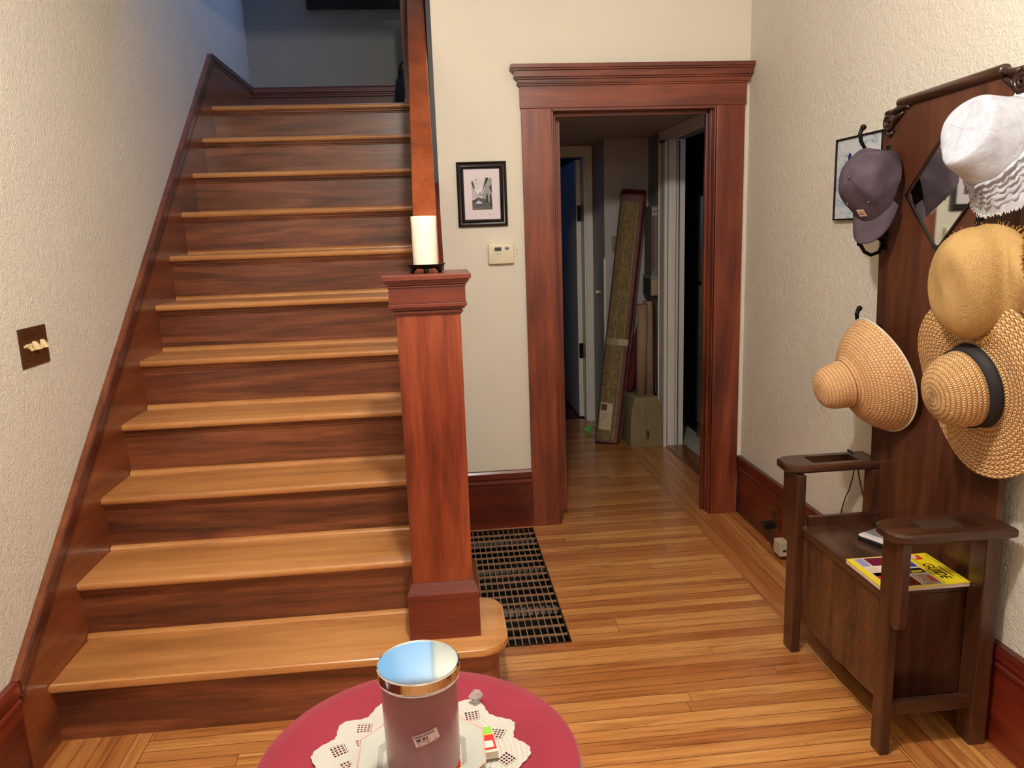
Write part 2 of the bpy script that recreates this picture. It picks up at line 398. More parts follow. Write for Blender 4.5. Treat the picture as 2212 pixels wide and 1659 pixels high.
# far room and kitchen shells
M_BLUE = plaster('blue_room_paint', srgb(60, 110, 150), 0.1)
b = MB(); b.box((-0.9, 9.0, 0), (1.8, 9.1, 2.6)); b.box((-1.0, 6.1, 0), (-0.9, 9.1, 2.6)); b.box((1.66, 6.0, 0), (1.76, 9.1, 2.6)); b.box((-1.0, 6.1, 2.6), (1.8, 9.1, 2.7)); b.box((-1.0, 6.0, 0), (0.48, 6.1, 2.6)); b.box((0.48, 5.98, 2.112), (1.76, 6.0, 2.6))
struct(b.build('wall_far_room', M_BLUE))
b = MB(); b.box((3.4, 3.8, 0), (3.5, 7.6, 2.4)); b.box((1.76, 7.5, 0), (3.5, 7.6, 2.4)); b.box((1.67, 3.8, 0), (3.5, 3.9, 2.4)); b.box((1.66, 3.8, 2.4), (3.5, 7.6, 2.5))
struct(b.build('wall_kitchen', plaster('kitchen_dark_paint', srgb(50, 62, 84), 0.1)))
struct(MB().box((HXR, 3.98, 0.0), (1.67, 5.03, 0.008)).build('trim_threshold', wood('threshold_oak', srgb(84, 50, 30), srgb(124, 80, 50), srgb(150, 104, 70), 'Y', 1.2)))

# baseboards ---------------------------------------------------------
BBP = [(0, 0), (0.019, 0), (0.019, 0.232), (0.024, 0.238), (0.024, 0.248), (0.018, 0.254), (0.018, 0.262), (0.026, 0.268), (0.026, 0.296), (0.020, HB), (0, HB)]
def baseboard(name, a, b_, out, mat):
    m = MB(); m.sweep(BBP, [a, b_], lambda i: (out, (0, 0, 1))); return struct(m.build(name, mat))
baseboard('baseboard_right', (XR, YB, 0), (XR, YBK, 0), (-1, 0, 0), M_BBY)
baseboard('baseboard_left', (XW, YBK, 0), (XW, 2.092, 0), (1, 0, 0), M_BBY)
baseboard('baseboard_back', (0.05, YB, 0), (0.441, YB, 0), (0, -1, 0), M_BBX)
m = MB(); m.sweep([(0, -0.08)] + [(a, z_) for a, z_ in BBP[1:]] , [(XW, 5.985, ZL), (0.043, 5.985, ZL)], lambda i: ((0, -1, 0), (0, 0, 1)))
struct(m.build('baseboard_landing', M_BBX))

# door casing -----------------------------------------------------------
tr = struct(thing('trim_1', (0.98, YB, 0)))
yc = YB - 0.022
def casing(x0, x1, inner):
    m = MB(); m.box((x0, yc, 0), (x1, YB, DOORH), 0.003)
    for k, (w_, p) in enumerate(((0.010, 0.006), (0.008, -0.004))):   # bead strips at the opening side
        a = x1 - 0.0 if inner > 0 else x0
    xi = x1 if inner > 0 else x0
    m.box((xi-0.004, yc+0.004, 0), (xi+0.008*inner, YB+0.11, DOORH-0.004), 0.002)
    m.box((xi+0.008*inner, YB+0.02, 0), (xi+0.016*inner, YB+0.11, DOORH-0.010), 0.002)
    m.box((xi+0.016*inner, YB+0.05, 0), (xi+0.028*inner, YB+0.075, DOORH-0.018), 0.002)
    return m
casing(0.4407, 0.5842, 1).build('side_casing', M_RED, tr)
casing(1.3834, 1.5212, -1).build('side_casing', M_RED, tr)
m = MB(); m.box((0.436, yc-0.003, DOORH), (1.526, YB, 2.158), 0.002); m.build('head_casing', M_REDX, tr)
m = MB(); m.box((0.575, yc+0.004, DOORH-0.012), (1.39, YB+0.11, DOORH+0.001)); m.box((0.6, YB+0.05, DOORH-0.03), (1.37, YB+0.075, DOORH-0.012), 0.002); m.build('head_jamb', M_REDX, tr)
m = MB()
for z0, z1, o in ((2.158, 2.166, 0.006), (2.166, 2.172, 0.012), (2.172, 2.186, 0.009), (2.186, 2.194, 0.017), (2.194, 2.222, 0.026), (2.222, 2.230, 0.036), (2.230, 2.248, 0.043)):
    m.box((0.436-o, yc-0.003-o, z0), (min(1.526+o, 1.5495), YB, z1), 0.0015)
m.build('cornice', M_REDX, tr)
dr = struct(thing('door_1', (0.62, 3.9, 0.015)))
MB().box((0.604, 3.885, 0.02), (0.645, 4.60, 2.03), 0.002).build('door_slab', M_RED, dr)
for z_ in (0.27, 1.80):
    m = MB(); m.box((0.606, 3.882, z_-0.06), (0.63, 3.886, z_+0.06)); m.tube([(0.606, 3.878, z_-0.055), (0.606, 3.878, z_+0.055)], 0.006); m.build('hinge', plain('aged_brass_hinge', srgb(86, 66, 48), 0.4, 0.7), dr)
# white casings in the hallway
tr2 = struct(thing('trim_2', (1.17, 5.9, 0)))
m = MB(); m.box((1.163, 5.87, 0), (1.212, 5.9, 2.03)); m.box((1.150, 5.885, 0), (1.163, 6.0, 2.03)); m.box((1.178, 5.862, 0), (1.184, 5.87, 2.03)); m.build('side_casing', M_WHITE, tr2)
MB().box((0.55, 5.868, 2.03), (1.212, 5.9, HC-0.005)).build('head_casing', M_WHITE, tr2)
d2 = struct(thing('door_2', (1.13, 6.05, 0)))
MB().box((1.112, 6.0, 0.01), (1.148, 6.02, 2.02)).build('door_edge', M_WHITE, d2)
MB().box((1.116, 6.02, 0.01), (1.146, 6.72, 2.02)).build('door_slab', M_WHITE, d2)
for z_ in (0.55, 1.62):
    MB().box((1.118, 5.992, z_-0.06), (1.15, 5.9995, z_+0.06)).build('hinge', M_IRON, d2)
tr3 = struct(thing('trim_3', (1.53, 5.06, 0)))
m = MB(); m.box((1.518, 5.03, 0), (HXR, 5.16, 2.05)); m.box((1.514, 5.15, 0), (HXR, 5.165, 2.05)); m.box((HXR, 5.03, 0), (1.595, 5.06, 2.05)); m.box((1.595, 5.045, 0), (1.66, 5.06, 2.05)); m.box((1.566, 5.024, 0), (1.575, 5.03, 2.05))
m.build('side_casing', M_WHITE, tr3)
m = MB()
for x_ in (1.5400, 1.5955, 1.618): m.box((x_-0.0012, 5.0225 if x_ < 1.58 else 5.0285, 0), (x_+0.0012, 5.046, 2.04))
m.box((1.5165, 5.075, 0), (1.5185, 5.078, 2.04)); m.build('casing_groove', plain('shadow_gap_grey', srgb(92, 88, 84), 0.6), tr3)
MB().box((1.518, 3.95, 2.035), (HXR, 5.165, HC-0.004)).build('head_casing', M_WHITE, tr3)

# ================================================================== STAIRCASE
st = thing('staircase', (-0.55, 2.6, 0), 'wooden staircase with oak treads, red newel post and handrail, rising to a dark landing', 'staircase')
XS = 0.02
TT = 0.027
def nosed(m, x0, x1, y0, y1, ztop, th=TT):
    r = th/2; P = [(y1, ztop), (y1, ztop-th)]
    for k in range(7):
        a = -PI/2 - k*PI/6; P.append((y0 + r*0.7 + r*0.7*math.cos(a), ztop - r + r*math.sin(a)))
    m.prism(P, x0, x1, 'YZ')
for i in range(1, 12):
    yf = Y0 + (i-1)*RUN; zt = i*RISE
    m = MB()
    if i == 1:
        ra = 0.085; xr, yb_ = 0.177, 2.592
        P = [(XL, yf+NOSE+RUN), (XL, yf)]
        for k in range(9): a = -PI/2 + k*PI/16; P.append((xr-ra + ra*math.cos(a), yf+ra + ra*math.sin(a)))
        for k in range(9): a = k*PI/16; P.append((xr-ra + ra*math.cos(a), yb_-ra + ra*math.sin(a)))
        P += [(0.02, yb_), (0.02, yf+NOSE+RUN)]
        m.prism(P, zt-TT, zt, 'XY', 0.009)
    elif i == 11:
        nosed(m, XL, 0.043, yf, 5.985, zt)
    else:
        nosed(m, XL, XS, yf, yf+NOSE+RUN+0.005, zt)
    t_ = m.build('tread', M_TREAD, st, autos=35)
    m = MB()
    if i == 1:
        ra = 0.065; xr, yb_ = 0.147, 2.562; y_ = yf+NOSE
        P = [(XL, y_+0.02), (XL, y_)]
        for k in range(7): a = -PI/2 + k*PI/12; P.append((xr-ra + ra*math.cos(a), y_+ra + ra*math.sin(a)))
        for k in range(7): a = k*PI/12; P.append((xr-ra + ra*math.cos(a), yb_-ra + ra*math.sin(a)))
        P += [(0.0, yb_), (0.0, y_+0.02)]
        m.prism(P, 0, zt-TT, 'XY')
    else:
        m.box((XL, yf+NOSE, (i-1)*RISE), (XS, yf+NOSE+0.018, zt-TT))
    r_ = m.build('riser', M_RISER, st, autos=35)
    if i > 1:
        m = MB()
        y_ = yf+NOSE; z_ = zt-TT
        m.prism([(y_, z_), (y_-0.019, z_), (y_-0.018, z_-0.004), (y_-0.012, z_-0.006), (y_-0.011, z_-0.013), (y_-0.006, z_-0.018), (y_-0.005, z_-0.024), (y_, z_-0.026)], XL, XS, 'YZ')
        m.build('cove_moulding', M_RISER, r_)
        m = MB(); z_ = (i-1)*RISE; q = [(y_, z_), (y_, z_+0.016)]
        for k in range(1, 5): a = PI/2 + k*PI/8; q.append((y_ + 0.019*math.cos(a), z_ + 0.016*math.sin(a)))
        m.prism(q, XL+0.002, XS, 'YZ'); m.build('shoe_moulding', M_TREAD, r_)
# wall stringer
SL = RISE/RUN; ztop = lambda y: 0.418 + SL*(y-Y0)
m = MB(); m.prism([(2.092, 0), (2.092, ztop(2.092)), (4.903, 2.571), (5.985, 2.571), (5.985, 2.0), (4.7, 2.0), (2.5, 0)], XW, XL, 'YZ'); m.build('stringer', M_STRING, st)
m = MB(); n_ = Vector((0, -SL, 1)).normalized()
def band(m, o0, o1, x1):
    """moulding band between offsets o0,o1 below the stringer's top line"""
    c_ = math.sqrt(1+SL*SL)
    A = [(2.092, ztop(2.092)-o0*c_), (4.903, 2.571)] if o0 == 0 else [(2.092, ztop(2.092)-o0*c_), (4.903+o0*0.63, 2.571-o0)]
    Bp = [(4.903+o1*0.63, 2.571-o1), (2.092, ztop(2.092)-o1*c_)]
    m.prism(A+Bp, XL-0.002, x1, 'YZ')
    m.prism([(4.903+o0*0.63, 2.571-o0), (5.985, 2.571-o0), (5.985, 2.571-o1), (4.903+o1*0.63, 2.571-o1)], XL-0.002, x1, 'YZ')
band(m, 0, 0.030, XL+0.006); band(m, 0.030, 0.038, XL+0.001); band(m, 0.038, 0.052, XL+0.004)
m.build('stringer_cap', M_STRCAP, st)
# open side: closed panel under the rail
m = MB(); m.prism([(2.53, 0), (2.53, 0.75), (4.9, 0.75+SL*2.37), (4.9, 2.0), (3.0, 0)], XS, 0.041, 'YZ'); m.build('skirt_board', M_BBY, st)
# newel post
nw = thing('newel_post', (0, 0, 0)); nw.parent = st
nx, ny = -0.025, 2.428
nw.location = (nx+0.55, ny-2.6, RISE)
def sq(m, h, z0, z1, bev=0.0015): m.box((nx-h, ny-h, z0), (nx+h, ny+h, z1), bev)
m = MB(); sq(m, 0.097, 0.38, 1.27, 0.004); m.build('post_shaft', M_NEWEL, nw)
m = MB(); sq(m, 0.115, RISE, 0.345, 0.002); sq(m, 0.117, 0.345, 0.362, 0.003)
m.box((nx-0.116, ny-0.116, 0.362), (nx+0.116, ny+0.116, 0.398), 0.0, (0.016, 0.016)); m.build('post_base', M_NEWELX, nw)
m = MB()
for h, z0, z1 in ((0.101, 1.262, 1.267), (0.105, 1.267, 1.275), (0.103, 1.275, 1.279), (0.111, 1.279, 1.286), (0.117, 1.286, 1.298), (0.114, 1.298, 1.346), (0.117, 1.346, 1.351), (0.115, 1.351, 1.354), (0.121, 1.354, 1.361), (0.126, 1.361, 1.368), (0.132, 1.368, 1.384)):
    sq(m, h, z0, z1, 0.0018)
m.build('post_cap', M_NEWELX, nw)
# handrail
m = MB(); rl = lambda y: 1.57 + SL*(y-2.8)
m.prism([(2.52, rl(2.52)), (4.72, rl(4.72)), (4.72, rl(4.72)-0.09), (2.52, rl(2.52)-0.09)], -0.066, 0.018, 'YZ', 0.006)
m.build('handrail', wood('rail_fir', srgb(104, 44, 20), srgb(146, 70, 34), srgb(168, 90, 48), 'Y', 0.8, 0.35, 0.35, figure=0.4), st)
for k in range(15):
    y_ = 2.72 + k*0.145; z0 = RISE*(math.floor((y_-Y0)/RUN)+1)
    MB().box((-0.04, y_, z0), (-0.012, y_+0.028, rl(y_)-0.06)).build('baluster', M_BBY, st)
m = MB(); m.box((-0.118, 4.80, ZL), (0.036, 4.955, 3.02), 0.004); m.box((-0.122, 4.796, ZL), (0.04, 4.959, ZL+0.02)); m.build('upper_post', wood('upper_post_fir', srgb(70, 38, 28), srgb(108, 66, 50), srgb(134, 88, 68), 'Z', 0.8), st)
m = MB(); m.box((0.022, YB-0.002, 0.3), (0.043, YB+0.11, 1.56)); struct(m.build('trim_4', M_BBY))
m = MB(); m.box((0.022, YB-0.002, 1.56), (0.043, YB+0.11, CEIL)); struct(m.build('stairwell_shade_strip', M_WELLSHADE))  # black strip painted as the dark gap into the unlit stairwell
# bag on the landing
bg = thing('black_bag', (-0.12, 5.35, ZL), 'black bag standing on the landing by the upper stair post', 'bag')
m = MB(); m.lathe([(0, 0), (0.13, 0.005), (0.15, 0.05), (0.152, 0.15), (0.135, 0.22), (0.07, 0.30), (0, 0.32)], 20, Matrix.Translation((-0.10, 5.35, ZL)) @ Matrix.Diagonal((0.62, 0.8, 1, 1)), lambda r, z, a, t: (r*math.cos(a)*(1+0.04*math.sin(5*a+z*20)), r*math.sin(a)*(1+0.04*math.cos(4*a)), z))
m.build('bag_body', plain('black_nylon', srgb(12, 12, 14), 0.6), bg, smooth=True)
m = MB(); m.tube([(-0.16, 5.3, ZL+0.25), (-0.15, 5.29, ZL+0.31), (-0.11, 5.29, ZL+0.345), (-0.08, 5.3, ZL+0.31)], 0.008); m.build('strap', plain('black_strap', srgb(16, 16, 18), 0.5), bg, smooth=True)

# ================================================================== FLOOR GRATE
gr = thing('floor_heating_grate', (0.267, 3.15, 0), 'rectangular metal heating grate set in the floor beside the newel post', 'floor grate')
M_GRATE = plain('worn_brown_iron', srgb(166, 128, 100), 0.45, 0.2)
M_PIT = plain('pit_black', srgb(8, 7, 7), 0.9)  # even near-black colour for the duct under the grate
m = MB(); fr_ = 0.006
m.box((GX0, GY0, -0.02), (GX0+fr_, GY1, 0.002)); m.box((GX1-fr_, GY0, -0.02), (GX1, GY1, 0.002)); m.box((GX0, GY0, -0.02), (GX1, GY0+fr_, 0.002)); m.box((GX0, GY1-fr_, -0.02), (GX1, GY1, 0.002))
m.build('grate_frame', plain('dark_iron_frame', srgb(52, 30, 24), 0.4, 0.4), gr)
m = MB(); nx_, ny_ = 13, 17
for k in range(1, nx_): x = GX0 + (GX1-GX0)*k/nx_; m.box((x-0.0018, GY0+fr_, -0.008), (x+0.0018, GY1-fr_, 0.0))
m.build('long_bars', M_GRATE, gr)
m = MB()
for k in range(1, ny_): y = GY0 + (GY1-GY0)*k/ny_; m.box((GX0+fr_, y-0.0026, -0.007), (GX1-fr_, y+0.0026, 0.001))
m.build('cross_bars', M_GRATE, gr)
for k in (0.09, 0.40, 0.72):
    m = MB()
    for j in range(nx_):
        x = GX0 + (GX1-GX0)*(j+0.5)/nx_; y = GY0 + (GY1-GY0)*(1-k)
        m.hexa([(x-0.011, y, -0.05), (x+0.011, y, -0.05), (x+0.011, y+0.004, -0.05), (x-0.011, y+0.004, -0.05), (x-0.011, y+0.03, -0.024), (x+0.011, y+0.03, -0.024), (x+0.011, y+0.034, -0.024), (x-0.011, y+0.034, -0.024)])
    m.build('damper_row', plain('dull_damper_metal', srgb(60, 55, 52), 0.5, 0.5), gr)
m = MB(); m.box((GX0-0.004, GY0-0.004, -0.22), (GX1+0.004, GY1+0.004, -0.21)); m.box((GX0-0.008, GY0-0.004, -0.22), (GX0, GY1+0.004, -0.02)); m.box((GX1, GY0-0.004, -0.22), (GX1+0.008, GY1+0.004, -0.02)); m.box((GX0, GY0-0.008, -0.22), (GX1, GY0, -0.02)); m.box((GX0, GY1, -0.22), (GX1, GY1+0.008, -0.02))
m.build('duct_box', M_PIT, gr)

# ================================================================== CANDLE ON THE NEWEL POST
hx, hy, hz = -0.025, 2.425, 1.384
ch = thing('candle_dish', (hx, hy, hz), 'black footed metal dish under the tall cream candle on the newel post', 'candle holder')
M_DISH = plain('dark_green_black_metal', srgb(26, 32, 32), 0.3, 0.6)
m = MB(); m.lathe([(0, 0.014), (0.035, 0.013), (0.052, 0.017), (0.060, 0.025), (0.0615, 0.0265), (0.058, 0.026), (0.05, 0.021), (0, 0.019)], 40, Matrix.Translation((hx, hy, hz))); m.build('dish', M_DISH, ch, autos=40)
for k in range(4):
    a = -PI/2 + k*PI/2 + 0.05; m = MB()
    m.tube([(hx+0.036*math.cos(a), hy+0.036*math.sin(a), hz+0.016), (hx+0.042*math.cos(a), hy+0.042*math.sin(a), hz+0.008), (hx+0.043*math.cos(a), hy+0.043*math.sin(a), hz)], [0.010, 0.007, 0.0055], 10)
    m.build('foot', M_DISH, ch, smooth=True)
t = NT('ivory_wax'); n_ = t.noise(t.coord(), 30, 3); t.base(t.ramp(n_, [(0.3, srgb(244, 236, 216)), (0.7, srgb(253, 247, 230))]), 0.5)
t.b.inputs['Subsurface Weight'].default_value = 0.25; t.b.inputs['Subsurface Radius'].default_value = (0.02, 0.012, 0.006)
cd = thing('pillar_candle', (hx, hy, hz+0.0195), 'tall cream pillar candle standing on the newel post cap', 'candle')
m = MB(); m.lathe([(0, 0.0195), (0.0375, 0.0195), (0.0385, 0.024), (0.0385, 0.14), (0.0395, 0.168), (0.0385, 0.171), (0.034, 0.171), (0.031, 0.166), (0, 0.164)], 40, Matrix.Translation((hx, hy, hz))); m.build('wax_body', t.m, cd, autos=40)
m = MB(); m.tube([(hx, hy, hz+0.163), (hx+0.002, hy, hz+0.169)], 0.0012, 6); m.build('wick', plain('black_wick', srgb(25, 20, 18), 0.9), cd)

# ================================================================== BACK WALL THINGS
pf = thing('street_picture', (0.2445, YB, 1.53), 'black framed black and white street photograph hanging above the thermostat', 'picture')
M_FRAME = plain('black_gloss_frame', srgb(18, 13, 14), 0.22, coat=0.4)
px0, px1, pz0, pz1 = 0.1265, 0.3625, 1.5285, 1.8275
m = MB()
PR = [(0, 0), (0.016, 0), (0.019, 0.006), (0.014, 0.012), (0.013, 0.018), (0.018, 0.024), (0.012, 0.031), (0.006, 0.034), (0, 0.034)]
C4 = [(px0, pz0), (px1, pz0), (px1, pz1), (px0, pz1)]
for k in range(4):
    (x0, z0), (x1, z1) = C4[k], C4[(k+1) % 4]; din = [(0, 1), (-1, 0), (0, -1), (1, 0)][k]; dal = [(1, 0), (0, 1), (-1, 0), (0, -1)][k]
    A = [m.bm.verts.new((x0 + din[0]*i_ + dal[0]*i_, YB-o_, z0 + din[1]*i_ + dal[1]*i_)) for o_, i_ in PR]
    Bq = [m.bm.verts.new((x1 + din[0]*i_ - dal[0]*i_, YB-o_, z1 + din[1]*i_ - dal[1]*i_)) for o_, i_ in PR]
    for q in range(len(PR)): m._f([A[q], A[(q+1) % len(PR)], Bq[(q+1) % len(PR)], Bq[q]])
m.build('frame', M_FRAME, pf, autos=30)
MB().box((px0+0.03, YB-0.006, pz0+0.03), (px1-0.03, YB-0.002, pz1-0.03)).build('mat_board', plain('white_mat', srgb(226, 216, 222), 0.7, var=0.01), pf)
m = MB(); X = lambda u: 0.196+0.096*u; Z = lambda v: 1.607+0.147*v; L_ = [0]
def poly(i, pts):
    L_[0] += 1; y = YB-0.0062-0.00012*L_[0]; m.idx = i; m._f([m.bm.verts.new((X(u), y, Z(v))) for u, v in pts])
poly(0, [(0, 0), (1, 0), (1, 1), (0, 1)])
poly(1, [(0.25, 0.42), (0.42, 0.58), (0.55, 0.42)]); poly(2, [(0, 0.32), (0.32, 0.42), (0.3, 0.48), (0.2, 0.6), (0, 0.75)])
poly(3, [(0, 0.9), (0.06, 0.9), (0.16, 0.68), (0.1, 0.66), (0, 0.8)]); poly(1, [(1, 0.1), (0.55, 0.35), (0.5, 0.5), (0.62, 0.66), (0.8, 0.95), (1, 1)])
poly(3, [(0.46, 0.5), (0.62, 0.7), (0.86, 1), (0.7, 1), (0.68, 0.95), (0.58, 0.72)]); poly(3, [(0.86, 0.7), (0.98, 0.8), (1, 0.5), (0.9, 0.62)])
poly(4, [(0, 0), (1, 0), (1, 0.16), (0.62, 0.34), (0.3, 0.4), (0.05, 0.3), (0, 0.33)]); poly(3, [(0.66, 0.2), (0.72, 0.5), (0.78, 0.5), (0.8, 0.22)]); poly(3, [(0.86, 0.1), (0.88, 0.45), (0.95, 0.5), (1, 0.1)])
poly(3, [(0.04, 0.3), (0.3, 0.34), (0.3, 0.3), (0.05, 0.22)]); poly(0, [(0.18, 0.2), (0.46, 0.19), (0.5, 0.23), (0.3, 0.29)]); poly(2, [(0.1, 0.36), (0.14, 0.5), (0.17, 0.48), (0.14, 0.36)])
poly(1, [(0.05, 0.04), (0.6, 0.05), (0.6, 0.06), (0.05, 0.055)]); poly(3, [(0.2, 0.92), (0.27, 0.92), (0.24, 0.97)])
g = [plain('print_%d' % i, srgb(c, c*0.97, c*1.0), 0.6, var=0.1) for i, c in enumerate((218, 150, 182, 38, 82))]
m.build('photograph', g, pf)
text_mesh('signature', 'CL  —', plain('pencil_grey', srgb(150, 142, 146), 0.7), pf, (0.285, YB-0.0063, 1.583), (1, 0, 0), (0, 0, 1), 0.011, 0.0001, 0.3)
# thermostat
th = thing('thermostat', (0.3235, YB, 1.344), 'cream wall thermostat with small grey display beside the door casing', 'thermostat')
M_CREAM = plain('cream_plastic', srgb(228, 220, 190), 0.4, var=0.01)
m = MB(); m.box((0.260, YB-0.006, 1.346), (0.388, YB, 1.448), 0.0025); m.box((0.262, YB-0.028, 1.349), (0.386, YB-0.006, 1.446), 0.009); m.build('housing', M_CREAM, th, autos=40)
MB().box((0.285, YB-0.0295, 1.408), (0.373, YB-0.0275, 1.436), 0.001).build('face_panel', plain('pale_cream_panel', srgb(236, 230, 204), 0.35, var=0.01), th)
MB().box((0.292, YB-0.0305, 1.411), (0.325, YB-0.0293, 1.428)).build('display', plain('lcd_grey', srgb(66, 72, 66), 0.25), th)
m = MB(); m.lathe([(0, 0), (0.011, 0), (0.010, 0.002), (0, 0.0025)], 24, placeM((0.352, YB-0.029, 1.4215), (0, -1, 0)) @ Matrix.Diagonal((0.75, 1, 1, 1))); m.build('button', plain('grey_button', srgb(128, 128, 122), 0.4), th, smooth=True)
for z_, x0_, x1_ in ((1.399, 0.298, 0.312), (1.394, 0.303, 0.321)):
    MB().box((x0_, YB-0.0285, z_-0.0011), (x1_, YB-0.0279, z_+0.0011)).build('printed_mark', plain('grey_print', srgb(168, 162, 146), 0.6), th)
for dx_ in (0.0, 0.017):
    m = MB(); m.box((0.338+dx_, YB-0.0295, 1.370), (0.349+dx_, YB-0.0275, 1.374), 0.0008); m.build('slide_switch', M_WHITE, th)
for i_, (x, z) in enumerate(((0.404, 1.414), (0.401, 1.392))):
    o = MB().sphere((x, YB, z), 0.0035, 10, (1, 0.4, 1)).build('wall_anchor', plain('anchor_tan', srgb(176, 160, 132), 0.6), origin=(x, YB, z), smooth=True)
    tag(o, ('upper' if i_ == 0 else 'lower') + ' small tan screw hole plug in the wall right of the thermostat', 'wall plug', 'screw hole plugs beside the thermostat')
# light switches on the left wall
sw = thing('light_switch_plate', (XW, 2.49, 1.14), 'brown metal plate with three cream light switches on the left wall', 'light switch')
MB().box((XW, 2.412, 1.142), (XW+0.005, 2.577, 1.262), 0.002).build('cover_plate', plain('antique_brass', srgb(92, 58, 34), 0.35, 0.5), sw)
for k in range(3):
    y = 2.444 + k*0.0475; m = MB()
    if k == 0: m.tube([(XW+0.012, y-0.022, 1.209), (XW+0.014, y+0.016, 1.211)], 0.0045, 8); m.tube([(XW+0.004, y, 1.21), (XW+0.02, y, 1.199)], [0.006, 0.004], 8); m.tube([(XW+0.016, y, 1.208), (XW+0.020, y+0.001, 1.193)], 0.004, 8)
    else: m.hexa([(XW+0.004, y-0.014, 1.19), (XW+0.026, y-0.010, 1.193), (XW+0.026, y+0.010, 1.193), (XW+0.004, y+0.014, 1.19), (XW+0.004, y-0.010, 1.219), (XW+0.012, y-0.006, 1.216), (XW+0.012, y+0.006, 1.216), (XW+0.004, y+0.010, 1.219)], 0.002)
    m.build('switch_toggle', plain('aged_cream_plastic', srgb(222, 198, 150), 0.4), sw, autos=40)
for y in (2.444, 2.4915, 2.539):
    for z in (1.165, 1.240): MB().tube([(XW+0.004, y, z), (XW+0.0062, y, z)], 0.0032, 10).build('screw', plain('dark_screw', srgb(44, 26, 16), 0.5, 0.4), sw)
# framed picture on the right wall
p2 = thing('thin_framed_print', (XR, 2.735, 1.50), 'thin black framed pale blue print on the right wall behind the grey cap', 'picture')
m = MB(); y0, y1, z0, z1 = 2.575, 2.885, 1.500, 1.797
m.box((XR-0.018, y0, z0), (XR, y0+0.006, z1)); m.box((XR-0.018, y1-0.006, z0), (XR, y1, z1)); m.box((XR-0.018, y0, z0), (XR, y1, z0+0.006)); m.box((XR-0.018, y0, z1-0.006), (XR, y1, z1))
m.build('frame', M_FRAME, p2)
t = NT('pale_blue_print'); n_ = t.noise(t.mapping(t.coord(), (6, 6, 11), (0, 0, 0), (0.7, 0, 0)), 1.6, 4, 0.6, 1.5)
t.base(t.ramp(n_, [(0.32, srgb(120, 146, 176)), (0.45, srgb(190, 202, 214)), (0.62, srgb(216, 218, 222)), (0.8, srgb(168, 186, 206))]), 0.15, coat=0.4)
MB().box((XR-0.012, y0+0.006, z0+0.006), (XR-0.006, y1-0.006, z1-0.006)).build('print', t.m, p2)
m = MB(); m.sphere((XR-0.0125, 2.79, 1.725), 0.016, 12, (0.05, 0.8, 1)); m.build('printed_figure', plain('print_navy', srgb(30, 42, 96), 0.5), p2)

# ================================================================== HALL TREE
HX = 1.545
ht = thing('hall_tree', (1.36, 2.15, 0), 'dark oak hall tree with storage seat, armrests and diamond mirror against the right wall', 'hall tree')
m = MB()
PB = 1.49
m.prism([(1.845, 0.10), (2.447, 0.10), (2.470, 0.9), (2.502, 1.79), (2.488, 1.823), (2.45, 1.838), (2.41, 1.845), (1.955, 1.857), (1.92, 1.852), (1.88, 1.84), (1.866, 1.80), (1.85, 0.9)], PB, PB+0.02, 'YZ', 0.003)
m.build('back_panel', wood('back_panel_oak', srgb(34, 16, 9), srgb(74, 38, 22), srgb(98, 56, 34), 'Z', 2.6, 0.4, 0.25, contrast=0.2, figure=0.25), ht)
m = MB(); m.tube([(PB-0.002, 2.418, 1.853), (PB-0.002, 2.41, 1.855), (PB-0.002, 1.965, 1.865), (PB-0.002, 1.955, 1.865)], [0.008, 0.0155, 0.0165, 0.015], 14); m.build('top_rail', M_OAKY, ht, smooth=True)
M_CARVE = plain('carved_dark_oak', srgb(44, 22, 14), 0.35, coat=0.3)
for yc_, zc_, s_ in ((2.462, 1.806, 1), (1.888, 1.826, -1)):
    m = MB(); P = []
    for k in range(34):
        a = k*0.42; r = 0.0305*(1-k/38); P.append((PB-0.006, yc_ + s_*r*math.cos(a+1.2), zc_ + r*math.sin(a+1.2)))
    m.tube(P, [0.0075]*20+[0.006]*14, 8)
    m.tube([(PB-0.004, yc_-s_*0.0, zc_+0.03), (PB-0.006, yc_-s_*0.03, zc_+0.026), (PB-0.008, yc_-s_*0.06, zc_+0.034), (PB-0.006, yc_-s_*0.09, zc_+0.036), (PB-0.004, yc_-s_*0.105, zc_+0.028)], [0.008, 0.011, 0.010, 0.007, 0.004], 8)
    m.tube([(PB-0.004, yc_-s_*0.025, zc_-0.02), (PB-0.007, yc_-s_*0.035, zc_+0.002), (PB-0.006, yc_-s_*0.055, zc_+0.012), (PB-0.004, yc_-s_*0.075, zc_+0.02)], [0.004, 0.010, 0.008, 0.004], 8)
    m.tube([(PB-0.004, yc_+s_*0.008, zc_-0.034), (PB-0.006, yc_-s_*0.012, zc_-0.042), (PB-0.004, yc_-s_*0.022, zc_-0.032)], [0.005, 0.008, 0.004], 8)
    m.box((PB-0.003, yc_-0.034, zc_-0.034), (PB+0.003, yc_+0.034, zc_+0.034), 0.002)
    m.build('carved_scroll', M_CARVE, ht, smooth=True)
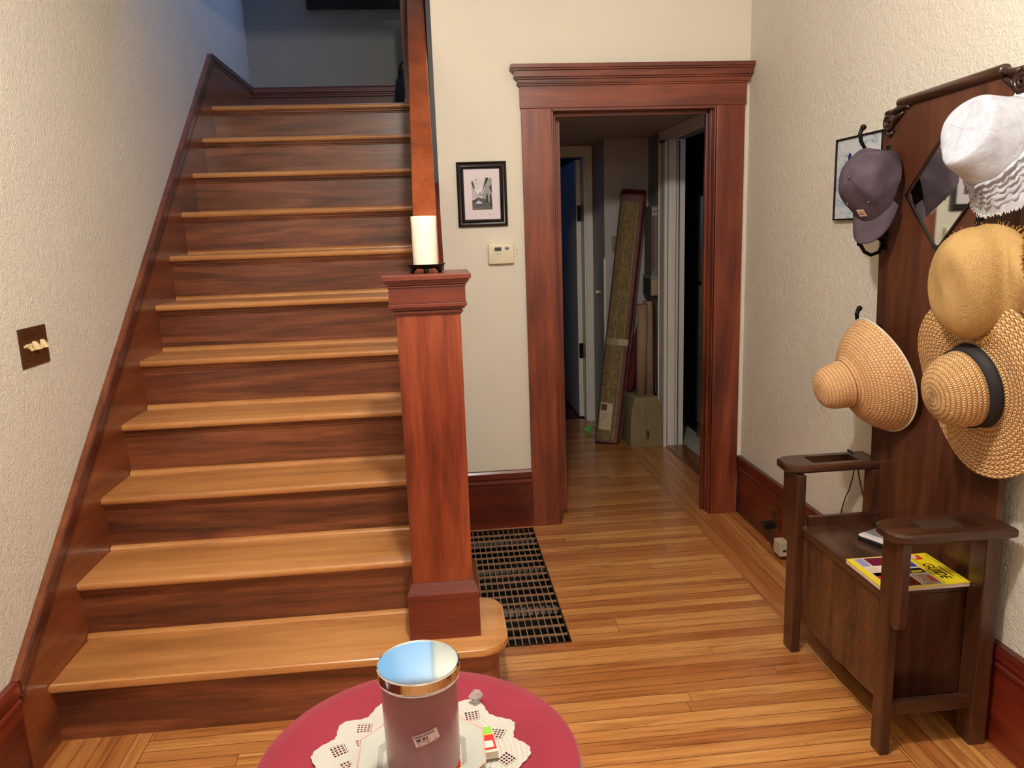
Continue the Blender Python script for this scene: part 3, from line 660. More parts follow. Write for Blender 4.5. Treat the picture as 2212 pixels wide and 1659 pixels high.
# mirror
MY, MZ, hy_, hz_ = 2.181, 1.570, 0.172, 0.166
mir = MB(); d = 0.006
O = [(MY-hy_, MZ), (MY, MZ-hz_), (MY+hy_, MZ), (MY, MZ+hz_)]; I = [(MY-hy_+d*1.5, MZ), (MY-0.012, MZ-hz_+d*2.4), (MY+0.012, MZ-hz_+d*2.4), (MY+hy_-d*1.5, MZ), (MY+0.012, MZ+hz_-d*2.4), (MY-0.012, MZ+hz_-d*2.4)]
O6 = [(MY-hy_, MZ), (MY-0.006, MZ-hz_), (MY+0.006, MZ-hz_), (MY+hy_, MZ), (MY+0.006, MZ+hz_), (MY-0.006, MZ+hz_)]
fr6 = [[mir.bm.verts.new((x, p[0], p[1])) for p in L] for x, L in ((PB-0.0005, O6), (PB-0.007, O6), (PB-0.007, I), (PB-0.0008, I))]
for a_, b_ in ((0, 1), (1, 2), (2, 3)):
    for k in range(6): mir._f([fr6[a_][k], fr6[a_][(k+1) % 6], fr6[b_][(k+1) % 6], fr6[b_][k]])
mf = mir.build('mirror_frame', plain('black_mirror_edge', srgb(22, 14, 12), 0.25, coat=0.4), ht)
t = NT('mirror_silver'); t.base(srgb(224, 230, 228), 0.03, 1.0)
m = MB(); m._f([m.bm.verts.new((PB-0.0022, p[0], p[1])) for p in I]); m.build('mirror_glass', t.m, mf)
# seat box
m = MB(); m.box((1.205, 1.905, 0.448), (PB, 2.400, 0.472), 0.004); m.build('seat_lid', M_OAKY, ht)
m = MB(); P = [(1.90, 0.47), (2.40, 0.47), (2.40, 0.13)]
for k in range(9): P.append((2.36 - k*0.0525, 0.117 + (0.012 if k in (0, 8) else (-0.004 if k == 4 else 0.004))))
P.append((1.90, 0.13)); 
m.prism([(a, b_ if b_ < 0.4 else 0.447) for a, b_ in P], 1.218, 1.234, 'YZ', 0.002); m.build('front_panel', M_OAKP, ht)
MB().box((1.234, 1.915, 0.12), (PB, 1.932, 0.447)).build('side_panel', M_OAK, ht)
m = MB(); m.box((1.234, 2.385, 0.12), (PB, 2.402, 0.505)); m.build('side_panel', M_OAK, ht)
MB().box((1.234, 1.932, 0.12), (PB, 2.385, 0.14)).build('box_floor', M_OAK, ht)
def leg(x0, x1, y0, y1, z1): MB().box((x0, y0, 0), (x1, y1, z1), 0.004).build('leg', M_OAK, ht)
leg(1.188, 1.217, 1.833, 1.883, 0.655); leg(1.188, 1.220, 2.388, 2.452, 0.655)
leg(1.462, 1.512, 1.838, 1.90, 0.655); leg(1.462, 1.512, 2.40, 2.452, 0.655)
def arm(y0, y1, z=0.683, th_=0.028, x0=1.165, xe=1.505):
    m = MB(); ra = 0.045; P = []
    for k in range(7): a = PI + k*PI/12; P.append((x0+ra+ra*math.cos(a), y0+ra+ra*math.sin(a)))
    P += [(xe, y0), (xe, y1)]
    for k in range(7): a = PI/2 + k*PI/12; P.append((x0+ra+ra*math.cos(a), y1-ra+ra*math.sin(a)))
    sx0, sx1, sy0, sy1 = x0+0.10, xe-0.075, y0+0.030, y1-0.030
    # outline ring joined to the slot ring
    n = len(P); slot = []
    for (x, y) in P: slot.append((min(max(x, sx0), sx1), min(max(y, sy0), sy1)))
    mid = []
    e = 0.006
    cx_, cy_ = (x0+xe)/2, (y0+y1)/2
    top = [m.bm.verts.new((x + (e if x < cx_ else -e)*(1 if abs(x-cx_) > 0.1 else 0), y + (e if y < cy_ else -e), z)) for x, y in P]
    ou1 = [m.bm.verts.new((x, y, z-e)) for x, y in P]; ou2 = [m.bm.verts.new((x, y, z-th_+e)) for x, y in P]
    bot = [m.bm.verts.new((x + (e if x < cx_ else -e), y + (e if y < cy_ else -e), z-th_)) for x, y in P]
    it = [m.bm.verts.new((x, y, z)) for x, y in slot]; ib = [m.bm.verts.new((x, y, z-th_)) for x, y in slot]
    for A, Bv in ((it, top), (top, ou1), (ou1, ou2), (ou2, bot), (bot, ib), (ib, it)):
        for k in range(n):
            q = [A[k], A[(k+1) % n], Bv[(k+1) % n], Bv[k]]; m._f(q)
    bmesh.ops.remove_doubles(m.bm, verts=m.bm.verts, dist=1e-5)
    m.build('armrest', M_OAKX, ht, autos=35)
arm(1.782, 1.915); arm(2.405, 2.538)
for y0, y1 in ((1.792, 1.836), (2.452, 2.498)):
    m = MB(); yc_ = (y0+y1)/2; P = [(y0, 0.655), (y1, 0.655)]
    for k in range(9): a = -k*PI/8; P.append((yc_ + (y1-y0)/2*math.cos(a), 0.425 + (y1-y0)/2*math.sin(a)))
    m.prism(P, 1.190, 1.214, 'YZ', 0.003); m.build('arm_bracket', M_OAK, ht)
for (ya, yb__) in ((1.842, 1.864), (2.428, 2.448)):
    MB().box((1.217, ya, 0.118), (1.462, yb__, 0.158), 0.003).build('umbrella_rail', M_OAKX, ht)
MB().box((1.22, 1.866, 0.118), (1.462, 1.914, 0.124)).build('drip_tray', plain('black_enamel', srgb(14, 15, 16), 0.25), ht)
# cast iron hat hooks
def hook(y, z, s=1.0):
    m = MB(); x = PB
    m.box((x-0.005, y-0.011, z-0.055), (x, y+0.011, z+0.035), 0.002)
    m.tube([(x-0.003, y, z+0.015), (x-0.04, y, z+0.005), (x-0.08*s, y, z+0.022), (x-0.098*s, y, z+0.05), (x-0.102*s, y, z+0.075), (x-0.094*s, y, z+0.092)], [0.006, 0.0055, 0.0055, 0.006, 0.0065, 0.007], 8)
    m.sphere((x-0.092*s, y, z+0.093), 0.0095, 12)
    m.tube([(x-0.003, y, z-0.04), (x-0.03, y, z-0.052), (x-0.055, y, z-0.045), (x-0.066, y, z-0.028), (x-0.064, y, z-0.018)], [0.006, 0.006, 0.0055, 0.0055, 0.006], 8); m.sphere((x-0.063, y, z-0.014), 0.0085, 12)
    m.tube([(x-0.003, y, z-0.01), (x-0.02, y, z-0.005), (x-0.045, y, z+0.006)], 0.003, 6)
    m.build('coat_hook', M_IRON, ht, smooth=True)
hook(2.462, 1.698)
m = MB(); y, z, x = 2.458, 1.43, PB   # lower double hook under the cap
m.box((x-0.006, y-0.013, z-0.03), (x, y+0.013, z+0.06), 0.002)
m.tube([(x-0.004, y, z-0.012), (x-0.018, y, z-0.038), (x-0.045, y, z-0.047), (x-0.068, y, z-0.035), (x-0.083, y, z-0.012)], [0.008, 0.0065, 0.006, 0.006, 0.0065], 8); m.sphere((x-0.086, y, z-0.008), 0.0095, 12)
m.tube([(x-0.004, y, z-0.005), (x-0.03, y, z+0.012), (x-0.07, y, z+0.04), (x-0.10, y, z+0.06)], 0.005, 8); m.tube([(x-0.012, y, z+0.02), (x-0.028, y, z+0.012)], 0.003, 6); m.tube([(x-0.02, y, z+0.035), (x-0.045, y, z+0.02)], 0.003, 6)
m.build('coat_hook', M_IRON, ht, smooth=True)
hook(2.452, 1.115, 0.85); hook(1.90, 1.655); hook(1.885, 1.40); hook(1.880, 1.10)

# ================================================================== HATS
def straw(name, c1, c2, c3, row, n, kx=1.6, strength=0.8, rough=0.6, weave='braid'):
    t = NT(name); uv = t.n('ShaderNodeUVMap').outputs[0]; u, v, _ = t.sep(uv)
    q = t.math('DIVIDE', v, row); tri = t.math('ABSOLUTE', t.math('SUBTRACT', t.math('FRACT', q), 0.5))
    if weave == 'braid':
        ph = t.math('ADD', t.math('MULTIPLY', u, n), t.math('ADD', t.math('MULTIPLY', tri, kx), t.math('MULTIPLY', t.math('FLOOR', q), 0.37)))
        st_ = t.math('ABSOLUTE', t.math('SINE', t.math('MULTIPLY', ph, PI)))
        rw = t.math('SINE', t.math('MULTIPLY', t.math('FRACT', t.math('ADD', q, 0.0)), PI))
        h = t.math('MULTIPLY', t.math('POWER', st_, 0.7), t.math('POWER', rw, 0.45))
    else:
        a = t.math('SINE', t.math('MULTIPLY', u, n*2*PI)); b_ = t.math('SINE', t.math('MULTIPLY', q, 2*PI))
        h = t.math('ADD', t.math('MULTIPLY', t.math('MULTIPLY', a, b_), 0.35), 0.5)
    nz = t.noise(t.coord(), 60, 2); pz = t.noise(t.comb(t.math('MULTIPLY', u, n), t.math('MULTIPLY', q, 2.0), 0.0), 1.0, 1)
    f_ = t.math('ADD', t.math('MULTIPLY', h, 0.62), t.math('ADD', t.math('MULTIPLY', nz, 0.16), t.math('MULTIPLY', pz, 0.22)))
    t.base(t.ramp(f_, [(0.22, c1), (0.5, c2), (0.85, c3)]), rough, spec=0.3)
    t.bump(h, strength, 0.004); return t.m
M_SUN = straw('palm_straw', srgb(150, 100, 58), srgb(214, 166, 116), srgb(236, 198, 152), 0.011, 90, 1.2, 0.6)
M_BIG = straw('natural_raffia_braid', srgb(140, 92, 50), srgb(208, 158, 104), srgb(238, 204, 152), 0.0125, 78, 1.5, 0.9)
M_YEL = straw('yellow_paper_straw', srgb(140, 104, 60), srgb(186, 150, 94), srgb(210, 178, 122), 0.0052, 150, weave='plain', strength=0.5)
t = NT('white_washed_cotton'); n_ = t.noise(t.coord(), 40, 4); t.base(t.ramp(n_, [(0.3, srgb(176, 180, 194)), (0.7, srgb(198, 202, 214))]), 0.85, spec=0.2)
t.bump(t.math('ADD', t.noise(t.coord(), 700, 1), t.math('MULTIPLY', t.noise(t.coord(), 26, 3, 0.6, 1.0), 5.0)), 0.35, 0.003); M_COT = t.m
t = NT('faded_plum_cotton'); n_ = t.noise(t.coord(), 18, 4); t.base(t.ramp(n_, [(0.3, srgb(70, 60, 70)), (0.7, srgb(92, 80, 90))]), 0.9, spec=0.15)
t.bump(t.math('ADD', t.noise(t.coord(), 900, 1), t.math('MULTIPLY', n_, 3.0)), 0.25, 0.003); M_CAP = t.m
def smoothprof(P, n=5):
    out = []
    for i in range(len(P)-1):
        p0 = P[max(i-1, 0)]; p1 = P[i]; p2 = P[i+1]; p3 = P[min(i+2, len(P)-1)]
        for k in range(n):
            t_ = k/n; f_ = lambda a, b_, c, d: 0.5*((2*b_) + (-a+c)*t_ + (2*a-5*b_+4*c-d)*t_*t_ + (-a+3*b_-3*c+d)*t_**3)
            out.append((max(0, f_(p0[0], p1[0], p2[0], p3[0])), f_(p0[1], p1[1], p2[1], p3[1])))
    out.append(P[-1]); out[0] = P[0]; return out
def shell(m, prof, M, fn, n=72, th_=0.003):
    """outer surface then the inner one, so the hat has thickness; prof runs from crown top to brim edge"""
    inner = [(max(r-th_, 0) if z > 0.03 else r, z-th_) for r, z in prof][::-1]
    if inner[-1][0] > 0: inner[-1] = (0, inner[-1][1])
    m.lathe(prof + inner, n, M, fn)
# palm straw sun hat with a tall rounded crown
M_ = placeM((1.432, 2.358, 0.998), (-0.97, 0.02, -0.22))
sh = thing('palm_straw_hat', (1.432, 2.358, 0.998), 'pale straw hat with tall rounded crown on the lower hook nearest the doorway', 'hat')
pr_ = smoothprof([(0, 0.208), (0.03, 0.206), (0.056, 0.194), (0.070, 0.168), (0.076, 0.135), (0.081, 0.110), (0.090, 0.098), (0.115, 0.086), (0.145, 0.064), (0.170, 0.034), (0.184, 0.010), (0.188, -0.004)])
fn_ = lambda r, z, a, t_: (r*math.cos(a)*(1+0.02*math.sin(2*a)), r*math.sin(a), z + 0.012*(r/0.188)**3*math.cos(2*a+0.5))
m = MB(); shell(m, pr_, M_, fn_); m.build('hat_body', M_SUN, sh, smooth=True)
m = MB(); m.tube([M_ @ Vector(fn_(0.189, -0.004, 2*PI*k/72, 0)) for k in range(73)], 0.0032, 8); m.build('brim_edging', plain('white_edging', srgb(226, 216, 198), 0.6), sh, smooth=True)
m = MB(); m.tube([M_ @ Vector(fn_(0.0808, 0.114, 2*PI*k/60, 0)) for k in range(61)], 0.0012, 6); m.build('crown_cord', plain('rust_cord', srgb(140, 70, 36), 0.7), sh, smooth=True)
# wide raffia hat with black band
c_ = (1.405, 1.853, 1.064); M_ = placeM(c_, (-0.975, -0.04, -0.2))
bh = thing('wide_raffia_hat', c_, 'wide floppy raffia hat with a black band, below the yellow hat on the hall tree', 'hat')
pr_ = smoothprof([(0, 0.135), (0.035, 0.132), (0.068, 0.115), (0.088, 0.085), (0.097, 0.050), (0.101, 0.020), (0.106, 0.006), (0.13, 0.003), (0.17, 0.004), (0.21, -0.004), (0.248, -0.012)])
def fb(r, z, a, t_):   # a=0 points down, pi/2 along local y
    k = max(0, (r-0.106)/0.142)
    rr = r*(1 + k*(0.02*math.cos(a) - 0.02*math.cos(2*(a-0.3)) + 0.012*math.sin(4*a+0.6)))
    d_ = 1.0 if r > 0.104 else 1 + 0.05*math.cos(2*a)
    return (rr*math.cos(a)*d_, rr*math.sin(a)*d_, z + k*(0.010*math.cos(3*a+0.4) + 0.010*math.sin(2*a+0.5)) + k*k*0.02*max(0, math.cos(a)))
m = MB(); shell(m, pr_, M_, fb, 84, 0.0035); m.build('hat_body', M_BIG, bh, smooth=True)
m = MB(); bp = [(0.0985, 0.042), (0.1025, 0.044), (0.1055, 0.016), (0.110, 0.010), (0.1065, 0.008)]
m.lathe(bp, 72, M_, lambda r, z, a, t_: (r*math.cos(a)*(1+0.05*math.cos(2*a)), r*math.sin(a)*(1+0.05*math.cos(2*a)), z)); m.build('hat_band', plain('black_grosgrain', srgb(22, 18, 26), 0.7), bh, smooth=True)
# yellow frayed hat
def fringe(m, edge, n, ln, rad, outd):
    for k in range(n):
        a = 2*PI*(k+random.random()*0.8)/n; p = edge(a); o_ = outd(a)
        q = p + o_*ln*random.uniform(0.4, 1.1) + Vector([random.uniform(-1, 1)*ln*0.45 for _ in range(3)])
        mid_ = (p+q)/2 + Vector([random.uniform(-1, 1)*ln*0.25 for _ in range(3)])
        m.tube([p - o_*0.003, mid_, q], [rad, rad*0.8, rad*0.4], 4)
c_ = (1.385, 1.848, 1.334); M_ = placeM(c_, (-1, -0.03, -0.04))
yh = thing('frayed_yellow_hat', c_, 'mustard yellow woven straw hat with frayed brim, between the white hat and the raffia hat', 'hat')
pr_ = smoothprof([(0, 0.108), (0.03, 0.107), (0.065, 0.100), (0.088, 0.086), (0.100, 0.064), (0.106, 0.042), (0.108, 0.015), (0.116, 0.004), (0.135, 0.004), (0.160, -0.004)])
def fy(r, z, a, t_):
    k = max(0, (r-0.108)/0.052); dent = math.exp(-((a-1.15)/0.35)**2) if r > 0.03 else 0
    e = 1.34 if k <= 0 else 1.34-0.50*k
    rr = r*(1 + 0.03*math.sin(3*a+1) + 0.05*k*math.sin(5*a))
    return (rr*math.cos(a)*e, rr*math.sin(a)*(0.95), z*(1+0.10*min(1, r/0.08)*math.cos(a-2.6))  + 0.02*k*math.sin(4*a+0.5) + 0.008*min(1, r/0.08)*math.sin(2*a+r*40))
m = MB(); shell(m, pr_, M_, fy, 80); m.build('hat_body', M_YEL, yh, smooth=True)
m = MB(); ed = lambda a: M_ @ Vector(fy(0.160, -0.004, a, 0)); od = lambda a: (ed(a) - M_.translation).normalized()
fringe(m, ed, 300, 0.016, 0.0011, od); o = m.build('frayed_edge', plain('yellow_straw_fray', srgb(186, 140, 76), 0.7), yh); o['kind'] = 'stuff'
# white bucket hat
c_ = (1.410, 1.835, 1.667); M_ = placeM(c_, (-0.93, -0.04, 0.32))
wh = thing('white_bucket_hat', c_, 'white cotton bucket hat with frayed bands, topmost on the near end of the hall tree', 'hat')
pr_ = smoothprof([(0, 0.122), (0.04, 0.122), (0.076, 0.1215), (0.088, 0.112), (0.096, 0.080), (0.105, 0.045), (0.112, 0.022), (0.122, 0.006), (0.136, -0.010), (0.150, -0.024), (0.163, -0.036)], 6)
def fw_(r, z, a, t_):
    k = min(1, max(0, (t_-0.12)/0.10))
    rr = r*(1 + 0.025*math.sin(2*a+0.6) + 0.012*math.sin(7*a+z*60)*k + 0.018*math.sin(3*a+2))
    zz = z + 0.006*min(1, r/0.08)**2*math.sin(3*a+1) + 0.004*math.sin(9*a)*k
    return (rr*math.cos(a), rr*math.sin(a)*0.97, zz)
m = MB(); shell(m, pr_, M_, fw_, 84); m.build('hat_body', M_COT, wh, smooth=True)
for j, (r_b, z_b) in enumerate(((0.110, 0.034), (0.116, 0.019), (0.124, 0.007), (0.133, -0.003), (0.143, -0.014))):
    m = MB(); ed = lambda a: M_ @ Vector(fw_(r_b, z_b, a, 0.2)); n_ = 120
    ring = []
    for k in range(n_+1):
        a = 2*PI*k/n_; p = ed(a); w_ = 0.0058*(1+0.5*math.sin(23*a+j*2)+0.4*math.sin(41*a+j)); o_ = (p - M_.translation).normalized()
        ring.append((p - o_*0.001, p + o_*w_ - (M_.to_3x3() @ Vector((0, 0, 1)))*0.004))
    V = [[m.bm.verts.new(q) for q in (a_, b_, b_ - (M_.to_3x3() @ Vector((0, 0, 1)))*0.0012, a_ - (M_.to_3x3() @ Vector((0, 0, 1)))*0.008)] for a_, b_ in ring[:-1]]
    for k in range(n_):
        for q in range(3): m._f([V[k][q], V[(k+1) % n_][q], V[(k+1) % n_][q+1], V[k][q+1]])
    m.build('frayed_band', M_COT, wh, smooth=True)
m = MB(); ed = lambda a: M_ @ Vector(fw_(0.163, -0.036, a, 0.3)); od = lambda a: (ed(a) - M_.translation).normalized()
fringe(m, ed, 260, 0.007, 0.0013, od); o = m.build('frayed_edge', plain('white_thread', srgb(226, 222, 222), 0.8), wh); o['kind'] = 'stuff'
# grey purple cap
c_ = (1.418, 2.412, 1.602); M_ = placeM(c_, (-0.90, -0.36, 0.24), (-0.32, -0.15, -1))
bc = thing('baseball_cap', c_, 'faded purple grey baseball cap hanging bill down on the upper hook nearest the doorway', 'cap')
def fc(r, z, a, t_):
    ca, sa = math.cos(a), math.sin(a)
    x = r*ca*(1.32 if ca > 0 else 1.42); y = r*sa
    if ca > 0: wf = ca*ca*0.9; x = x*(1-wf) + wf*ca*0.112*max(0.0, 1-z/0.122)**0.72
    zz = z - (0.02*max(0, -ca) if z < 0.05 else 0)
    seam = 0
    for s_ in range(6): 
        dlt = (a - (s_*PI/3 + PI/6)*1.0 + PI) % (2*PI) - PI; seam += math.exp(-(dlt/0.03)**2)
    rr_ = 1 - 0.012*seam + 0.03*math.sin(3*a+1.5)*(1 if ca < 0.2 else 0.2) + (0.03*math.sin(5*a+z*50) if ca < 0 else 0)
    return (x*rr_, y*rr_, zz)
pr_ = smoothprof([(0, 0.122), (0.025, 0.119), (0.050, 0.107), (0.069, 0.084), (0.080, 0.052), (0.084, 0.02), (0.085, 0.0)], 6)
m = MB(); shell(m, pr_, M_, fc, 120, 0.0025); m.build('cap_crown', M_CAP, bc, smooth=True)
m = MB(); m.sphere(M_ @ Vector((0, 0, 0.122)), 0.0075, 12); m.build('top_button', M_CAP, bc, smooth=True)
m = MB(); NU, NV = 24, 10; G = [[], []]
for s_, dz in ((0, 0.0), (1, -0.003)):
    for i in range(NU+1):
        a = -1.12 + 2.24*i/NU; row_ = []
        bx, by, _ = fc(0.084, 0.0, a, 0)
        for j in range(NV+1):
            v_ = j/NV; ext = 0.072*(max(0, 1-(abs(a)/1.13)**3.2))**0.5
            x = bx + ext*v_; y = by*(1+0.05*v_); z = 0.004 - 0.05*(y/0.08)**2*(0.25+0.75*v_)*0.55 - 0.004*v_ + dz
            row_.append(m.bm.verts.new(M_ @ Vector((x, y, z))))
        G[s_].append(row_)
for s_ in (0, 1):
    for i in range(NU):
        for j in range(NV): m._f([G[s_][i][j], G[s_][i+1][j], G[s_][i+1][j+1], G[s_][i][j+1]])
for i in range(NU): m._f([G[0][i][NV], G[0][i+1][NV], G[1][i+1][NV], G[1][i][NV]])
m.build('bill', M_CAP, bc, smooth=True)
m = MB(); pt = []
for yy, zz in ((-0.018, 0.022), (0.014, 0.022), (0.014, 0.044), (-0.018, 0.044)):
    ang = math.atan2(yy, 0.11); p = Vector(fc(0.0845 if zz < 0.03 else 0.0825, zz, ang, 0)); pt.append(p)
nrm_ = (pt[1]-pt[0]).cross(pt[3]-pt[0]).normalized(); nrm_ = nrm_ if nrm_.x > 0 else -nrm_
A = [m.bm.verts.new(M_ @ (p + nrm_*0.0035)) for p in pt]; Bq = [m.bm.verts.new(M_ @ (p - nrm_*0.003)) for p in pt]
m._f(A); [m._f([A[k], A[(k+1) % 4], Bq[(k+1) % 4], Bq[k]]) for k in range(4)]
pa = m.build('front_patch', plain('tan_patch', srgb(206, 172, 150), 0.7), bc)
m = MB(); q0 = pt[0]*0.85+pt[1]*0.15; q1 = pt[1]*0.85+pt[0]*0.15; up_ = (pt[3]-pt[0])*0.48
m.tube([M_ @ (q0+up_+nrm_*0.004), M_ @ (q1+up_+nrm_*0.004)], 0.0008, 6); m.build('stitched_line', plain('brown_stitch', srgb(90, 56, 50), 0.8), pa)
for aa, rr_, zz in ((0.55, 0.078, 0.064), (-0.5, 0.078, 0.064), (2.4, 0.074, 0.075)):
    p = M_ @ Vector(fc(rr_, zz, aa, 0)); m = MB(); m.sphere(p, 0.0035, 8); m.build('eyelet', plain('pale_plum_thread', srgb(112, 100, 108), 0.8), bc, smooth=True)

# ================================================================== ON THE SEAT
gb = thing('guide_book', (1.33, 1.995, 0.472), 'yellow covered GUIDE booklet with colourful adverts on the hall tree seat', 'book')
bx0, bx1, by0, by1, bz = 1.202, 1.460, 1.885, 2.088, 0.472
MB().box((bx0+0.001, by0+0.001, bz+0.0005), (bx1-0.001, by1-0.001, bz+0.0125), 0.0006).build('page_block', plain('newsprint_edge', srgb(206, 190, 168), 0.8), gb)
cv = MB().box((bx0, by0, bz+0.0125), (bx1, by1, bz+0.014)).build('cover', plain('yellow_cover', srgb(244, 222, 40), 0.3, coat=0.3, var=0.01), gb)
def patch(name, u0, u1, v0, v1, c, lift=0.0):
    """rectangle on the cover; u runs along the spine towards the camera, v from the spine across the cover"""
    z = bz+0.0141+lift
    MB().box((bx1-v1*0.258, by1-u1*0.203, z), (bx1-v0*0.258, by1-u0*0.203, z+0.0002)).build(name, plain('ink_%s_%d' % (name, int(sum(c)*1000)), c, 0.35, coat=0.3), cv)
patch('advert_border', 0.02, 0.98, 0.30, 0.93, srgb(232, 226, 206))
patch('advert', 0.04, 0.30, 0.56, 0.80, srgb(112, 22, 58), 0.0003); patch('advert', 0.04, 0.30, 0.82, 0.92, srgb(150, 156, 200), 0.0003); patch('advert', 0.34, 0.62, 0.80, 0.92, srgb(228, 206, 196), 0.0003)
patch('advert', 0.52, 0.95, 0.72, 0.91, srgb(206, 44, 34), 0.0003); patch('advert', 0.03, 0.42, 0.31, 0.40, srgb(60, 70, 150), 0.0003); patch('advert', 0.46, 0.62, 0.31, 0.50, srgb(30, 30, 44), 0.0003)
patch('advert', 0.66, 0.97, 0.31, 0.52, srgb(176, 150, 132), 0.0003); patch('advert', 0.70, 0.97, 0.54, 0.70, srgb(112, 26, 26), 0.0003); patch('advert', 0.50, 0.68, 0.54, 0.70, srgb(206, 222, 196), 0.0003); patch('advert', 0.74, 0.90, 0.32, 0.38, srgb(200, 70, 60), 0.0006)
patch('emblem', 0.06, 0.20, 0.13, 0.22, srgb(214, 56, 40), 0.0003); patch('emblem', 0.05, 0.16, 0.18, 0.25, srgb(226, 200, 190), 0.0005); patch('star_burst', 0.54, 0.60, 0.34, 0.47, srgb(232, 206, 60), 0.0006)
M_INK = plain('black_ink', srgb(24, 20, 18), 0.4)
text_mesh('title_lettering', 'GUIDE', M_INK, cv, (bx1-0.048, by1-0.118, bz+0.0143), (0, -1, 0), (1, 0, 0), 0.040, 0.0001, 0.25, 0.0006, sx=0.86)
patch('subtitle_print', 0.45, 0.80, 0.075, 0.095, srgb(120, 108, 40), 0.0002)
for v_, u0, u1 in ((0.03, 0.03, 0.88), (0.245, 0.03, 0.5), (0.27, 0.55, 0.97)): patch('rule_line', u0, u1, v_, v_+0.006, srgb(28, 24, 20), 0.0002)
text_mesh('advert_lettering', 'GOLD', plain('advert_white', srgb(226, 220, 214), 0.4), cv, (bx1-0.128, by1-0.165, bz+0.0149), (0, -1, 0), (1, 0, 0), 0.018, 0.0001, 0.1, 0.0004)
# small white device
pc = (1.405, 2.222, 0.472); ph = thing('flip_phone', pc, 'small white and silver flip phone lying on the hall tree seat behind the near armrest', 'phone')
Rz = Matrix.Translation(pc) @ Matrix.Rotation(math.radians(24), 4, 'Z')
def rbox(m, a, b_, M, bev=0.0):
    x0, y0, z0 = a; x1, y1, z1 = b_
    P = [M @ Vector(p) for p in ((x0, y0, z0), (x1, y0, z0), (x1, y1, z0), (x0, y1, z0), (x0, y0, z1), (x1, y0, z1), (x1, y1, z1), (x0, y1, z1))]
    return m.hexa(P, bev)
m = MB(); rbox(m, (-0.055, -0.05, 0), (0.055, 0.055, 0.014), Rz, 0.003); m.build('phone_body', plain('black_phone_base', srgb(24, 24, 28), 0.3), ph)
m = MB(); rbox(m, (-0.054, -0.049, 0.014), (-0.026, 0.054, 0.022), Rz, 0.003); m.build('white_strip', plain('glossy_white_plastic', srgb(234, 232, 232), 0.2, coat=0.5), ph)
m = MB(); rbox(m, (-0.024, -0.049, 0.014), (0.054, 0.054, 0.021), Rz, 0.002); m.lathe([(0, 0.0225), (0.03, 0.0222), (0.033, 0.021)], 30, Rz @ Matrix.Translation((0.015, 0, 0))); m.build('silver_lid', plain('silver_plastic', srgb(172, 172, 174), 0.25, 0.5), ph, autos=40)
# charger lead over the far armrest
M_CORD = plain('black_cable', srgb(20, 17, 18), 0.5)
cb = MB(); cb.tube([(1.505, 2.69, 0.31), (1.502, 2.672, 0.352), (1.498, 2.655, 0.372), (1.500, 2.66, 0.385), (1.498, 2.645, 0.43), (1.496, 2.625, 0.475), (1.494, 2.60, 0.51), (1.486, 2.565, 0.57), (1.474, 2.535, 0.625), (1.462, 2.512, 0.655), (1.452, 2.505, 0.672), (1.448, 2.515, 0.690), (1.44, 2.53, 0.692), (1.434, 2.518, 0.692), (1.44, 2.505, 0.688), (1.447, 2.500, 0.672), (1.455, 2.495, 0.655), (1.465, 2.498, 0.63), (1.472, 2.495, 0.59), (1.480, 2.49, 0.55), (1.482, 2.475, 0.52), (1.476, 2.45, 0.506), (1.46, 2.40, 0.508), (1.445, 2.36, 0.492), (1.44, 2.31, 0.474), (1.425, 2.27, 0.476)], 0.0022, 6)
tag(cb.build('charger_cable', M_CORD, origin=(1.45, 2.5, 0.69), smooth=True), 'thin black charger cable draped over the far armrest of the hall tree', 'cable')
# sockets and plugs on the right baseboard
so = thing('wall_socket', (XR-0.02, 3.28, 0.07), 'tarnished brown socket plate on the right baseboard', 'socket')
MB().box((XR-0.026, 3.245, 0.073), (XR-0.018, 3.318, 0.196), 0.002).build('socket_plate', plain('tarnished_brass_plate', srgb(104, 62, 34), 0.4, 0.4), so)
for z in (0.108, 0.160): MB().box((XR-0.028, 3.265, z-0.014), (XR-0.0255, 3.298, z+0.014), 0.001).build('socket_face', plain('brown_socket', srgb(56, 34, 24), 0.5), so)
MB().box((XR-0.078, 3.262, 0.094), (XR-0.0285, 3.30, 0.122), 0.003).build('plug_adapter', plain('black_plug', srgb(20, 24, 26), 0.3), None, (XR-0.05, 3.28, 0.094))
tag(bpy.data.objects['plug_adapter'], 'black plug adapter sticking out of the brown socket near the floor', 'plug')
wc = thing('white_charger', (1.50, 3.16, 0.02), 'cream cube charger hanging beside the hall tree front leg near the floor', 'charger')
m = MB(); m.box((1.478, 3.110, 0.024), (1.522, 3.178, 0.088), 0.003); m.build('charger_case', plain('off_white_plastic', srgb(196, 184, 160), 0.4), wc)
m = MB(); m.box((1.492, 3.1085, 0.047), (1.506, 3.111, 0.056)); m.build('usb_port', plain('port_black', srgb(24, 20, 18), 0.5), wc)
MB().tube([(1.50, 3.285, 0.098), (1.505, 3.27, 0.05), (1.50, 3.24, 0.012), (1.495, 3.20, 0.008), (1.50, 3.178, 0.03)], 0.002, 6).build('charger_wire', M_CORD, wc, smooth=True)

